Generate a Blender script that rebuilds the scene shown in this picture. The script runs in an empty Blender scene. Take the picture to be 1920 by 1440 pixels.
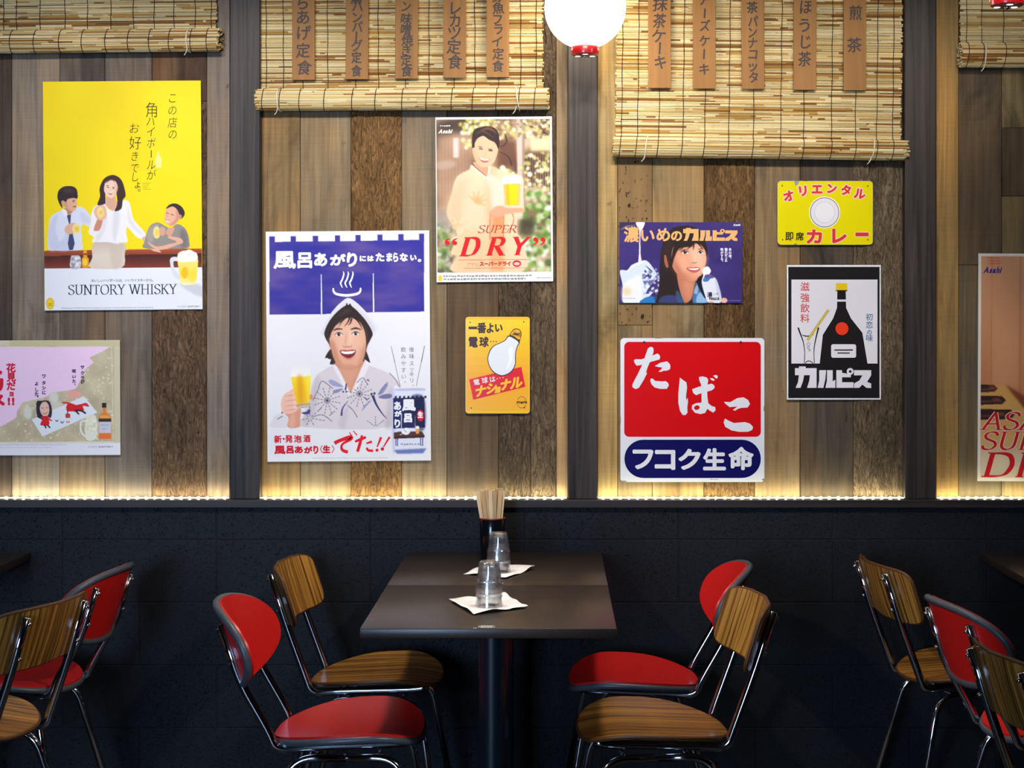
import bpy, bmesh, math, random
import numpy as np
from mathutils import Vector, Matrix, noise as mnoise
from mathutils.geometry import tessellate_polygon

random.seed(7)
SC = bpy.context.scene
COL = SC.collection
PI = math.pi

# ------------------------------------------------------------------ camera, world, light, exposure
WALL_DIST = 5.1                      # camera to the poster wall, metres
cam_d = bpy.data.cameras.new('camera')
cam_d.sensor_width = 36.0
cam_d.lens = 36.0 * 2965.0 / 1920.0
cam_d.shift_x = -79.0 / 1920.0
cam_d.shift_y = -126.0 / 1920.0
cam_d.clip_start = 0.05
cam = bpy.data.objects.new('camera', cam_d)
COL.objects.link(cam)
cam.location = (0, -WALL_DIST, 1.5)
cam.rotation_euler = (PI / 2, 0, 0)
SC.camera = cam

SC.view_settings.view_transform = 'Standard'
SC.view_settings.look = 'None'
SC.view_settings.gamma = 1.0
SC.view_settings.use_curve_mapping = False
SC.view_settings.exposure = 0.0
SC.cycles.use_denoising = True
SC.cycles.max_bounces = 8
SC.cycles.transparent_max_bounces = 16
SC.cycles.transmission_bounces = 8
SC.cycles.sample_clamp_indirect = 6.0
SC.cycles.caustics_reflective = False
SC.cycles.caustics_refractive = False

world = bpy.data.worlds.new('world')
SC.world = world
world.use_nodes = True
world.node_tree.nodes['Background'].inputs[0].default_value = (0.55, 0.7, 1.0, 1)
world.node_tree.nodes['Background'].inputs[1].default_value = 0.35


def area_light(name, loc, target, sx, sy, energy, color, spread=180):
    l = bpy.data.lights.new(name, 'AREA')
    l.shape = 'RECTANGLE'
    l.size, l.size_y = sx, sy
    l.energy = energy
    l.color = color
    l.spread = math.radians(spread)
    o = bpy.data.objects.new(name, l)
    COL.objects.link(o)
    o.location = loc
    o.rotation_euler = (Vector(target) - Vector(loc)).to_track_quat('-Z', 'Y').to_euler()
    return o


def spot_light(name, loc, target, energy, color, size, blend, radius):
    l = bpy.data.lights.new(name, 'SPOT')
    l.energy = energy
    l.color = color
    l.spot_size = math.radians(size)
    l.spot_blend = blend
    l.shadow_soft_size = radius
    o = bpy.data.objects.new(name, l)
    COL.objects.link(o)
    o.location = loc
    o.rotation_euler = (Vector(target) - Vector(loc)).to_track_quat('-Z', 'Y').to_euler()
    return o


# ceiling lamps of the restaurant (above the frame) and the daylight of the shop window behind the camera
for x, e in ((-1.75, 62), (-1.2, 84), (-0.7, 88), (-0.2, 82), (0.3, 84), (0.8, 86), (1.35, 32)):
    spot_light('ceiling_spot_light', (x, -2.0, 2.98), (x, 0.0, 1.74), e, (1.0, 0.94, 0.87), 46, 0.6, 0.08)
for x, y, e in ((-0.62, -0.85, 78), (0.36, -0.85, 78), (-1.5, -0.7, 16), (1.3, -1.0, 26)):
    spot_light('table_spot_light', (x, y, 2.98), (x, y, 0.5), e, (1.0, 0.93, 0.86), 41, 0.35, 0.1)
# unseen spots added to brighten the chairs from both sides, and the rear table
spot_light('fill_spot_light', (1.5, -2.5, 2.9), (-0.72, -0.8, 0.66), 160, (1.0, 0.93, 0.86), 23, 0.4, 0.06)
spot_light('fill_spot_light', (-1.9, -2.5, 2.9), (0.46, -0.8, 0.66), 160, (1.0, 0.93, 0.86), 23, 0.4, 0.06)
spot_light('fill_spot_light', (-0.16, -1.2, 2.95), (-0.17, -0.42, 0.8), 46, (1.0, 0.93, 0.86), 17, 0.6, 0.06)  # added fill for the rear napkin and the chopsticks
area_light('window_daylight', (-2.2, -7.85, 1.55), (-1.0, 0, 1.2), 1.9, 1.9, 36, (0.45, 0.66, 1.0), 70)

# ------------------------------------------------------------------ helpers
U = 0.00172                          # one drawing unit on the wall plane, metres


def wx(u, y=0.0):
    return (u - 1039) * U * (WALL_DIST + y) / WALL_DIST


def wz(v, y=0.0):
    return 1.5 - (v - 594) * U * (WALL_DIST + y) / WALL_DIST


def lin(c):
    c = np.asarray(c, dtype=float) / 255.0
    return np.where(c <= 0.04045, c / 12.92, ((c + 0.055) / 1.055) ** 2.4)


def L4(r, g, b):
    v = lin((r, g, b))
    return (float(v[0]), float(v[1]), float(v[2]), 1.0)


def tag(o, label=None, cat=None, group=None, kind=None):
    if label: o['label'] = label
    if cat: o['category'] = cat
    if group: o['group'] = group
    if kind: o['kind'] = kind
    return o


def link(o, parent=None):
    COL.objects.link(o)
    if parent is not None:
        o.parent = parent
    return o


def empty(name, loc=(0, 0, 0), rz=0.0):
    o = bpy.data.objects.new(name, None)
    o.empty_display_size = 0.1
    link(o)
    o.location = loc
    o.rotation_euler = (0, 0, rz)
    return o


class MB:
    """collects geometry for ONE mesh object"""
    def __init__(s):
        s.v, s.f, s.c = [], [], []

    def add(s, verts, faces, col=None):
        n = len(s.v)
        s.v.extend([tuple(p) for p in verts])
        for f in faces:
            s.f.append(tuple(i + n for i in f))
            s.c.append(col)
        return s

    def box(s, x0, x1, y0, y1, z0, z1, col=None, bev=0.0):
        if bev <= 0:
            v = [(x, y, z) for z in (z0, z1) for y in (y0, y1) for x in (x0, x1)]
            return s.add(v, [(0, 2, 3, 1), (4, 5, 7, 6), (0, 1, 5, 4), (2, 6, 7, 3), (0, 4, 6, 2), (1, 3, 7, 5)], col)
        bm = bmesh.new()
        bmesh.ops.create_cube(bm, size=1)
        for q in bm.verts:
            q.co = Vector(((x0 + x1) / 2 + q.co.x * (x1 - x0), (y0 + y1) / 2 + q.co.y * (y1 - y0), (z0 + z1) / 2 + q.co.z * (z1 - z0)))
        bmesh.ops.bevel(bm, geom=bm.edges[:], offset=bev, segments=2, affect='EDGES', profile=0.5)
        bm.verts.index_update()
        s.add([q.co[:] for q in bm.verts], [[q.index for q in f.verts] for f in bm.faces], col)
        bm.free()
        return s

    def tube(s, path, r, seg=12, cap=True, col=None):
        P = [Vector(p) for p in path]
        n = len(P)
        rr = r if isinstance(r, (list, tuple)) else [r] * n
        t0 = (P[1] - P[0]).normalized()
        up = Vector((0, 0, 1)) if abs(t0.z) < 0.9 else Vector((1, 0, 0))
        nrm = t0.cross(up).normalized()
        rings, verts, faces = [], [], []
        for i in range(n):
            if i == 0: t = P[1] - P[0]
            elif i == n - 1: t = P[-1] - P[-2]
            else: t = (P[i + 1] - P[i]).normalized() + (P[i] - P[i - 1]).normalized()
            t.normalize()
            nrm = (nrm - t * nrm.dot(t)).normalized()
            b = t.cross(nrm)
            for k in range(seg):
                a = 2 * PI * k / seg
                verts.append(P[i] + (nrm * math.cos(a) + b * math.sin(a)) * rr[i])
        for i in range(n - 1):
            for k in range(seg):
                k2 = (k + 1) % seg
                faces.append((i * seg + k, i * seg + k2, (i + 1) * seg + k2, (i + 1) * seg + k))
        if cap:
            faces.append(tuple(range(seg - 1, -1, -1)))
            faces.append(tuple((n - 1) * seg + k for k in range(seg)))
        return s.add(verts, faces, col)

    def lathe(s, prof, seg=32, c=(0, 0, 0), col=None, closed=False, rad=None):
        verts, faces = [], []
        n = len(prof)
        for (r, z) in prof:
            for k in range(seg):
                a = 2 * PI * k / seg
                q = r * (rad(a, z) if rad else 1.0)
                verts.append((c[0] + q * math.cos(a), c[1] + q * math.sin(a), c[2] + z))
        for i in range(n if closed else n - 1):
            j = (i + 1) % n
            for k in range(seg):
                k2 = (k + 1) % seg
                faces.append((i * seg + k, i * seg + k2, j * seg + k2, j * seg + k))
        return s.add(verts, faces, col)

    def build(s, name, material, parent=None, smooth=False, loc=None):
        me = bpy.data.meshes.new(name)
        me.from_pydata(s.v, [], s.f)
        if any(c is not None for c in s.c):
            at = me.color_attributes.new('Col', 'FLOAT_COLOR', 'CORNER')
            buf = np.ones((len(me.loops), 4), dtype=np.float32)
            k = 0
            for f, c in zip(s.f, s.c):
                if c is None: c = (200, 200, 200)
                buf[k:k + len(f), :3] = lin(c)
                k += len(f)
            at.data.foreach_set('color', buf.ravel())
        if smooth:
            me.polygons.foreach_set('use_smooth', [True] * len(me.polygons))
            if smooth == 'auto':
                try: me.set_sharp_from_angle(angle=math.radians(38))
                except Exception: pass
        me.update()
        if material is not None:
            me.materials.append(material)
        o = bpy.data.objects.new(name, me)
        link(o, parent)
        if loc is not None: o.location = loc
        return o


def fillet(pts, r, n=6):
    P = [Vector(p) for p in pts]
    out = [P[0]]
    for i in range(1, len(P) - 1):
        a, b, c = P[i - 1], P[i], P[i + 1]
        d1 = min(r, (a - b).length * 0.48)
        d2 = min(r, (c - b).length * 0.48)
        p, q = b + (a - b).normalized() * d1, b + (c - b).normalized() * d2
        for k in range(n + 1):
            t = k / n
            out.append(p * (1 - t) ** 2 + b * 2 * t * (1 - t) + q * t * t)
    out.append(P[-1])
    return out


# ------------------------------------------------------------------ materials
class NT:
    def __init__(s, name, rough=0.5, metal=0.0, color=(200, 200, 200), spec=None, coat=None):
        s.m = bpy.data.materials.new(name)
        s.m.use_nodes = True
        s.nt = s.m.node_tree
        s.p = s.nt.nodes['Principled BSDF']
        s.p.inputs['Base Color'].default_value = L4(*color)
        s.p.inputs['Roughness'].default_value = rough
        s.p.inputs['Metallic'].default_value = metal
        if spec is not None: s.p.inputs['Specular IOR Level'].default_value = spec
        if coat is not None:
            s.p.inputs['Coat Weight'].default_value = coat
            s.p.inputs['Coat Roughness'].default_value = 0.08

    def n(s, t, **kw):
        nd = s.nt.nodes.new('ShaderNode' + t)
        for k, v in kw.items():
            if hasattr(nd, k): setattr(nd, k, v)
            else: nd.inputs[k].default_value = v
        return nd

    def l(s, a, b):
        s.nt.links.new(a, b)

    def coord(s, scale, rnd=True, kind='Object'):
        tc = s.n('TexCoord')
        mp = s.n('Mapping')
        mp.inputs['Scale'].default_value = scale
        if rnd:
            oi = s.n('ObjectInfo')
            ml = s.n('Math', operation='MULTIPLY')
            ml.inputs[1].default_value = 37.0
            s.l(oi.outputs['Random'], ml.inputs[0])
            cb = s.n('CombineXYZ')
            for i in range(3): s.l(ml.outputs[0], cb.inputs[i])
            s.l(cb.outputs[0], mp.inputs['Location'])
        s.l(tc.outputs[kind], mp.inputs['Vector'])
        return mp.outputs['Vector']

    def noise(s, vec, scale=1.0, detail=6.0, rough=0.6, dist=0.0):
        nd = s.n('TexNoise')
        nd.inputs['Scale'].default_value = scale
        nd.inputs['Detail'].default_value = detail
        nd.inputs['Roughness'].default_value = rough
        nd.inputs['Distortion'].default_value = dist
        s.l(vec, nd.inputs['Vector'])
        return nd.outputs['Fac']

    def ramp(s, fac, stops):
        r = s.n('ValToRGB')
        cr = r.color_ramp
        while len(cr.elements) < len(stops): cr.elements.new(0.5)
        for e, (p, c) in zip(cr.elements, stops):
            e.position = p
            e.color = c if len(c) == 4 else L4(*c)
        s.l(fac, r.inputs['Fac'])
        return r.outputs['Color']

    def mix(s, fac, a, b, mode='MIX'):
        nd = s.n('Mix', data_type='RGBA', blend_type=mode)
        for sock, v in ((nd.inputs[0], fac), (nd.inputs[6], a), (nd.inputs[7], b)):
            if isinstance(v, (int, float, tuple)): sock.default_value = v
            else: s.l(v, sock)
        return nd.outputs[2]

    def bump(s, h, strength=0.3, dist=0.002):
        b = s.n('Bump')
        b.inputs['Strength'].default_value = strength
        b.inputs['Distance'].default_value = dist
        s.l(h, b.inputs['Height'])
        s.l(b.outputs['Normal'], s.p.inputs['Normal'])

    def base(s, sock):
        s.l(sock, s.p.inputs['Base Color'])


def G(v):
    return (v, v, v, 1.0)


def mat_plank(name, rough_kind):
    k = NT(name, rough=0.82, spec=0.2)
    oi = k.n('ObjectInfo')
    blot = k.noise(k.coord((6, 6, 2.2)), 1.0, 5, 0.6, 0.8)
    if rough_kind:
        grain = k.noise(k.coord((62, 62, 15)), 1.0, 9, 0.7, 3.0)
        c = k.mix(1.0, oi.outputs['Color'], k.ramp(grain, [(0.30, G(0.10)), (0.44, G(0.62)), (0.55, G(1.1)), (0.74, G(1.9))]), 'MULTIPLY')
        crack = k.noise(k.coord((90, 90, 14)), 1.0, 5, 0.7, 3.2)
        c = k.mix(1.0, c, k.ramp(crack, [(0.31, G(0.1)), (0.40, G(1.0))]), 'MULTIPLY')
        c = k.mix(1.0, c, k.ramp(blot, [(0.3, G(0.6)), (0.65, G(1.3))]), 'MULTIPLY')
        k.bump(grain, 1.0, 0.012)
    else:
        grain = k.noise(k.coord((70, 70, 3.2)), 1.0, 7, 0.6, 0.6)
        saw = k.noise(k.coord((5, 5, 300)), 1.0, 2, 0.5)
        c = k.mix(1.0, oi.outputs['Color'], k.ramp(grain, [(0.25, G(0.74)), (0.5, G(1.0)), (0.75, G(1.26))]), 'MULTIPLY')
        c = k.mix(1.0, c, k.ramp(saw, [(0.25, G(0.93)), (0.75, G(1.06))]), 'MULTIPLY')
        fig = k.noise(k.coord((26, 26, 1.1)), 1.0, 4, 0.55, 2.0)
        c = k.mix(1.0, c, k.ramp(fig, [(0.3, G(0.72)), (0.5, G(1.0)), (0.7, G(1.16))]), 'MULTIPLY')
        tone = k.noise(k.coord((5, 5, 3.0)), 1.0, 3, 0.5, 0.5)
        c = k.mix(1.0, c, k.ramp(tone, [(0.32, (0.86, 0.94, 1.04, 1)), (0.68, (1.12, 1.0, 0.82, 1))]), 'MULTIPLY')
        c = k.mix(1.0, c, k.ramp(blot, [(0.27, G(0.42)), (0.45, G(1.0)), (0.75, G(1.22))]), 'MULTIPLY')
        kn = k.noise(k.coord((13, 13, 8.0)), 1.0, 3, 0.5, 0.4)
        c = k.mix(1.0, c, k.ramp(kn, [(0.22, G(0.22)), (0.30, G(1.0))]), 'MULTIPLY')
        k.bump(grain, 0.35, 0.002)
    k.base(c)
    return k.m


def mat_speckled(name):
    k = NT(name, rough=0.82, spec=0.2)
    oi = k.n('ObjectInfo')
    grain = k.noise(k.coord((22, 22, 1.6)), 1.0, 8, 0.65, 0.5)
    c = k.mix(1.0, oi.outputs['Color'], k.ramp(grain, [(0.25, G(0.7)), (0.75, G(1.3))]), 'MULTIPLY')
    sp = k.noise(k.coord((95, 95, 48)), 1.0, 2, 0.5)
    c = k.mix(1.0, c, k.ramp(sp, [(0.33, G(0.12)), (0.39, G(1.0))]), 'MULTIPLY')
    k.base(c)
    k.bump(grain, 0.3, 0.002)
    return k.m


def mat_darkwood(name, col, scale, rough=0.4, spec=0.5, contrast=0.45, coat=None, vary=False):
    k = NT(name, rough=rough, spec=spec, coat=coat)
    g = k.noise(k.coord(scale), 1.0, 7, 0.6, 0.8)
    c = k.mix(1.0, L4(*col), k.ramp(g, [(0.28, G(1 - contrast)), (0.72, G(1 + contrast))]), 'MULTIPLY')
    if vary:                                  # each piece of wood its own shade
        oi = k.n('ObjectInfo')
        c = k.mix(1.0, c, k.ramp(oi.outputs['Random'], [(0.0, (0.62, 0.55, 0.45, 1)), (0.5, (0.95, 0.92, 0.88, 1)), (1.0, (1.05, 1.08, 1.15, 1))]), 'MULTIPLY')
    k.base(c)
    k.bump(g, 0.12, 0.001)
    return k.m


def mat_laminate(name, scale, a, b):
    """striped dark and light wood laminate of the chairs"""
    k = NT(name, rough=0.33, spec=0.5)
    g = k.noise(k.coord(scale), 1.0, 4, 0.55, 0.05)
    g2 = k.noise(k.coord(tuple(q * 2.6 for q in scale)), 1.0, 3, 0.5, 0.0)
    c = k.ramp(g, [(0.34, a), (0.43, b), (0.50, a), (0.57, b), (0.72, b)])
    c = k.mix(1.0, c, k.ramp(g2, [(0.32, G(0.5)), (0.46, G(1.0)), (0.7, G(1.2))]), 'MULTIPLY')
    k.base(c)
    return k.m


def mat_vcol(name, rough, spec=0.5, coat=None, bump=0.0, translucent=False):
    k = NT(name, rough=rough, spec=spec, coat=coat)
    a = k.n('VertexColor')
    a.layer_name = 'Col'
    k.base(a.outputs['Color'])
    if bump:
        k.bump(k.noise(k.coord((7, 7, 7)), 1.0, 3, 0.5), bump, 0.01)
    return k.m


def mat_plain(name, col, rough=0.5, metal=0.0, spec=None, coat=None, nscale=None, nbump=0.0):
    k = NT(name, rough, metal, col, spec, coat)
    if nscale:
        g = k.noise(k.coord((nscale,) * 3), 1.0, 4, 0.6)
        k.base(k.mix(1.0, L4(*col), k.ramp(g, [(0.3, G(0.88)), (0.7, G(1.1))]), 'MULTIPLY'))
        if nbump: k.bump(g, nbump, 0.002)
    return k.m


def mat_emit(name, col, strength):
    k = NT(name, 0.4, 0, col)
    k.p.inputs['Emission Color'].default_value = L4(*col)
    k.p.inputs['Emission Strength'].default_value = strength
    return k.m


M = {}
M['plank'] = mat_plank('weathered_plank', False)
M['rough'] = mat_plank('rough_sawn_plank', True)
M['speck'] = mat_speckled('speckled_plank')
M['post'] = mat_darkwood('dark_stained_post', (56, 48, 44), (48, 48, 1.3), 0.5, 0.25, 0.85)
M['ledge'] = mat_darkwood('dark_stained_ledge', (44, 36, 34), (1.5, 40, 40), 0.5, 0.4)
M['table'] = mat_darkwood('dark_brown_table_laminate', (46, 37, 31), (2.2, 34, 34), 0.34, 0.5, 0.3)
M['laminate_x'] = mat_laminate('wood_laminate_seat', (0.7, 44, 0.7), (104, 62, 22), (186, 130, 56))
M['laminate_z'] = mat_laminate('wood_laminate_back', (0.7, 40, 0.7), (108, 66, 24), (192, 138, 62))
M['red'] = mat_plain('red_laminate', (222, 34, 30), 0.36, spec=0.5, nscale=260)
M['rubber'] = mat_plain('grey_rubber_edging', (78, 84, 92), 0.38, nscale=90)
M['ply'] = mat_plain('ply_edge', (92, 54, 22), 0.5, nscale=120)
M['chrome'] = mat_plain('chrome', (215, 218, 225), 0.09, 1.0, nscale=None)
M['steel_dark'] = mat_plain('black_painted_steel', (24, 30, 40), 0.3, 0.0, spec=0.6, nscale=60)
M['print'] = mat_vcol('poster_print', 0.5, 0.18, bump=0.12)
M['enamel'] = mat_vcol('enamel_print', 0.24, 0.4, coat=0.25, bump=0.05)
M['paper'] = mat_plain('poster_paper', (236, 236, 238), 0.5, nscale=30)
M['tin'] = mat_plain('sign_tin', (150, 148, 140), 0.4, 0.5, nscale=50)
M['reed'] = mat_vcol('reed', 0.55, 0.4)
M['thread'] = mat_plain('dark_thread', (38, 26, 20), 0.9, nscale=200)
M['tie'] = mat_plain('white_cord', (226, 216, 196), 0.8, nscale=200)
M['board'] = mat_darkwood('cedar_board', (150, 104, 52), (40, 40, 1.5), 0.6, 0.3, 0.16)
M['ink'] = mat_plain('brush_ink', (46, 30, 24), 0.6, nscale=80)
M['napkin'] = mat_plain('white_paper_napkin', (238, 234, 230), 0.85, nscale=60, nbump=0.2)
M['bamboo'] = mat_darkwood('pale_chopstick_wood', (246, 214, 166), (60, 60, 2), 0.6, 0.3, 0.12, vary=True)
M['cup_black'] = mat_plain('black_lacquer', (14, 16, 22), 0.18, coat=0.5, nscale=40)
M['cup_red'] = mat_plain('red_lacquer', (150, 22, 16), 0.3, nscale=40)
M['globe'] = mat_emit('glowing_opal_glass', (255, 244, 224), 13.0)
M['cap_red'] = mat_plain('red_lamp_cap', (150, 8, 18), 0.3, coat=0.4, nscale=40)
M['glow'] = mat_emit('lamp_light_hole', (255, 250, 240), 1.6)
M['led'] = mat_emit('led_diode', (255, 250, 205), 230.0)
M['led_tape'] = mat_emit('led_tape_glow', (255, 252, 225), 5.0)
M['plaster'] = mat_plain('dark_plaster', (46, 44, 44), 0.9, nscale=6)
M['ceil'] = mat_plain('dark_ceiling_paint', (60, 56, 52), 0.9, nscale=6)
M['floor'] = mat_darkwood('dark_floor', (40, 36, 36), (1.2, 12, 12), 0.5)
M['sill'] = mat_plain('window_frame_paint', (40, 40, 44), 0.5, nscale=20)


def mat_block():
    k = NT('blue_black_painted_block', rough=0.62, spec=0.35)
    g = k.noise(k.coord((130, 130, 130)), 1.0, 6, 0.7)
    g2 = k.noise(k.coord((9, 9, 9)), 1.0, 4, 0.6)
    k.base(k.mix(1.0, L4(12, 16, 24), k.ramp(g2, [(0.3, G(0.7)), (0.7, G(1.25))]), 'MULTIPLY'))
    pit = k.ramp(g, [(0.3, G(0.0)), (0.42, G(0.8)), (0.7, G(1.0))])
    k.bump(pit, 0.7, 0.003)
    return k.m


M['block'] = mat_block()


def mat_glass():
    """clear glass, partly refracting, partly plainly see-through so that light still reaches what is under it"""
    k = NT('clear_glass', 0.0, 0, (250, 252, 255))
    k.p.inputs['Transmission Weight'].default_value = 1.0
    k.p.inputs['IOR'].default_value = 1.5
    tr = k.n('BsdfTransparent')
    gl = k.n('BsdfGlossy')
    gl.inputs['Color'].default_value = (0.9, 0.94, 1.0, 1)
    gl.inputs['Roughness'].default_value = 0.16
    mx = k.n('MixShader')
    mx.inputs[0].default_value = 0.55
    k.l(tr.outputs[0], mx.inputs[1])
    k.l(k.p.outputs[0], mx.inputs[2])
    m2 = k.n('MixShader')
    m2.inputs[0].default_value = 0.16
    k.l(mx.outputs[0], m2.inputs[1])
    k.l(gl.outputs[0], m2.inputs[2])
    k.l(m2.outputs[0], k.nt.nodes['Material Output'].inputs['Surface'])
    return k.m


M['glass'] = mat_glass()


def mat_pane():
    k = NT('window_glass', 0.02, 0, (240, 245, 250))
    tr = k.n('BsdfTransparent')
    mx = k.n('MixShader')
    mx.inputs[0].default_value = 0.12
    out = k.nt.nodes['Material Output']
    k.l(tr.outputs[0], mx.inputs[1])
    k.l(k.p.outputs[0], mx.inputs[2])
    k.l(mx.outputs[0], out.inputs['Surface'])
    return k.m


M['pane'] = mat_pane()

# ------------------------------------------------------------------ setting: room shell
def struct(o):
    o['kind'] = 'structure'
    return o


RX, RZ, RY = 4.2, 3.1, -8.0
struct(MB().box(-RX, RX, RY, 0.1, -0.06, 0.0).build('floor', M['floor']))
struct(MB().box(-RX, RX, RY, 0.1, RZ, RZ + 0.08).build('ceiling', M['ceil']))
struct(MB().box(-RX - 0.1, -RX, RY, 0.1, 0, RZ).build('wall_left', M['plaster']))
struct(MB().box(RX, RX + 0.1, RY, 0.1, 0, RZ).build('wall_right', M['plaster']))
WX0, WX1, WZ0, WZ1 = -3.2, -1.2, 0.55, 2.55          # shop window behind the camera
fw = MB()
fw.box(-RX, WX0, RY - 0.1, RY, 0, RZ).box(WX1, RX, RY - 0.1, RY, 0, RZ)
fw.box(WX0, WX1, RY - 0.1, RY, 0, WZ0).box(WX0, WX1, RY - 0.1, RY, WZ1, RZ)
struct(fw.build('wall_front', M['plaster']))
wf = MB()
for a, b, c, d in ((WX0, WX0 + 0.06, WZ0, WZ1), (WX1 - 0.06, WX1, WZ0, WZ1), (WX0 + 0.06, WX1 - 0.06, WZ0, WZ0 + 0.06),
                   (WX0 + 0.06, WX1 - 0.06, WZ1 - 0.06, WZ1), (-2.23, -2.17, WZ0 + 0.06, WZ1 - 0.06)):
    wf.box(a, b, RY - 0.08, RY - 0.02, c, d)
win = struct(wf.build('window_1', M['sill']))
for a, b in ((WX0 + 0.06, -2.23), (-2.17, WX1 - 0.06)):
    MB().box(a, b, RY - 0.055, RY - 0.049, WZ0 + 0.06, WZ1 - 0.06).build('pane', M['pane'], win)

LEDGE_T, LEDGE_B = 0.918, 0.8927
wb = MB()
wb.box(-RX, RX, 0.012, 0.1, LEDGE_B, RZ)
wb.box(-RX, RX, -0.0598, 0.1, 0, LEDGE_B)
wall = struct(wb.build('wall_back', M['block']))


def plank(u0, u1, v0, v1, kind, col, proud=0.0):
    col = tuple(q * 1.08 for q in col)
    x0, x1 = wx(u0) + 0.0008, wx(u1) - 0.0008
    z0, z1 = max(wz(v1), LEDGE_T) + 0.0006, min(wz(v0), RZ) - 0.0006
    cx, cz = (x0 + x1) / 2, (z0 + z1) / 2
    hx, hz = (x1 - x0) / 2, (z1 - z0) / 2
    mb = MB()
    if kind == 'rough':
        nx, nz = max(6, int(hx * 2 / 0.0045)), max(8, int(hz * 2 / 0.011))
        seed = Vector((u0 * 0.37, v0 * 0.11, 3.1))
        vs, fs = [], []
        for j in range(nz + 1):
            for i in range(nx + 1):
                x, z = -hx + 2 * hx * i / nx, -hz + 2 * hz * j / nz
                n = mnoise.fractal(Vector((x * 55, 0, z * 14)) + seed, 0.9, 2.0, 4)
                y = -0.0040 - 0.0050 * max(-1, min(1, n)) - proud
                if i in (0, nx) or j in (0, nz): y = -0.0005
                vs.append((x, y, z))
        for j in range(nz):
            for i in range(nx):
                a = j * (nx + 1) + i
                fs.append((a, a + 1, a + nx + 2, a + nx + 1))
        mb.add(vs, fs)
        n0 = len(mb.v)
        rim = [0, nx, nz * (nx + 1) + nx, nz * (nx + 1)]
        mb.v.extend([(vs[r][0], 0.0115, vs[r][2]) for r in rim])
        q = [rim[0], rim[1], rim[2], rim[3]]
        for k in range(4):
            a, b = q[k], q[(k + 1) % 4]
            mb.f.append((b, a, n0 + k, n0 + (k + 1) % 4)); mb.c.append(None)
        o = mb.build('plank', M['rough'], wall, True)
    else:
        mb.box(-hx, hx, -proud, 0.0115, -hz, hz, None, 0.0012)
        o = mb.build('plank', M['speck' if kind == 'speck' else 'plank'], wall)
    o.location = (cx, 0, cz)
    v = lin(col)
    o.color = (float(v[0]), float(v[1]), float(v[2]), 1)
    return o


TOP, BOT = -360, 960
PL = [
    (-40, 22, TOP, BOT, 's', (74, 62, 54)), (22, 112, TOP, BOT, 's', (126, 112, 98)),
    (112, 197, TOP, 700, 's', (100, 86, 74)), (112, 197, 700, BOT, 's', (112, 98, 84)),
    (197, 285, TOP, BOT, 's', (104, 92, 82)),
    (285, 388, TOP, 190, 's', (96, 72, 54)), (285, 388, 190, BOT, 'rough', (112, 88, 68)),
    (388, 431, TOP, BOT, 's', (120, 106, 94)),
    (487, 563, TOP, BOT, 's', (124, 100, 68)), (563, 658, TOP, BOT, 's', (122, 104, 80)),
    (658, 753, TOP, BOT, 'rough', (134, 100, 62)), (753, 838, TOP, BOT, 's', (116, 102, 84)),
    (838, 935, TOP, BOT, 's', (88, 72, 56)), (935, 995, TOP, BOT, 'rough', (104, 86, 68)),
    (995, 1043, TOP, BOT, 'rough', (106, 88, 68)), (1043, 1065, TOP, BOT, 's', (140, 116, 86)),
    (1120, 1158, TOP, BOT, 's', (150, 126, 84)), (1158, 1223, TOP, 610, 'speck', (124, 98, 64)), (1158, 1223, 610, BOT, 's', (128, 104, 72)),
    (1223, 1320, TOP, BOT, 's', (132, 108, 74)),
    (1320, 1415, TOP, BOT, 'rough', (120, 90, 56)), (1415, 1500, TOP, BOT, 's', (122, 102, 76)),
    (1500, 1600, TOP, BOT, 's', (78, 66, 54)), (1600, 1697, TOP, BOT, 'rough', (116, 98, 76)),
    (1755, 1797, TOP, BOT, 's', (140, 110, 66)), (1797, 1878, TOP, 497, 's', (90, 74, 56)),
    (1797, 1878, 497, BOT, 's', (92, 80, 62)), (1878, 1962, TOP, 240, 's', (124, 102, 68)),
    (1878, 1962, 240, 368, 's', (72, 60, 48)), (1878, 1962, 368, BOT, 's', (110, 92, 64)),
    (1962, 2060, TOP, BOT, 'rough', (104, 84, 60)), (2060, 2160, TOP, BOT, 's', (116, 98, 70)),
    (2160, 2250, TOP, BOT, 's', (96, 80, 62)), (2250, 2330, TOP, BOT, 's', (120, 100, 70)),
]
for x0, x1 in ((-1395, -833), (-778, -201), (-146, -40), (2387, 2962), (3019, 3480)):
    u = x0
    while u < x1 - 1:
        w = min(random.uniform(80, 105), x1 - u)
        if x1 - u - w < 40: w = x1 - u
        k = random.uniform(0.8, 1.15)
        PL.append((u, u + w, TOP, BOT, 's', (118 * k, 100 * k, 82 * k)))
        u += w
for p in PL:
    plank(*p, proud=0.0 if p[4] == 'rough' else random.choice((0.0, 0.0006, 0.0014, 0.002)))

# dark painted concrete blocks below the ledge, in running bond with recessed joints
bw, bh, jt = 0.491, 0.2, 0.0026
xj = (117 - 1039) * 5.04 / 2965
row_top = 0.789
rows = [(0.789 + jt, LEDGE_B - 0.001, 1)] + [(max(0.0, row_top - (k + 1) * bh + jt), row_top - k * bh, k % 2 == 0) for k in range(4)]
for z0, z1, odd in rows:
    x = xj - bw * 8 + (0 if odd else bw / 2)
    while x < RX:
        a, b = max(x + jt / 2, -RX + 0.002), min(x + bw - jt / 2, RX - 0.002)
        if b - a > 0.02:
            o = MB().box(-(b - a) / 2, (b - a) / 2, -0.008, 0.008, -(z1 - z0) / 2, (z1 - z0) / 2, None, 0.0016).build('block', M['block'], wall)
            o.location = ((a + b) / 2, -0.0535 + random.uniform(-0.0005, 0.0005), (z0 + z1) / 2)
        x += bw

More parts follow.
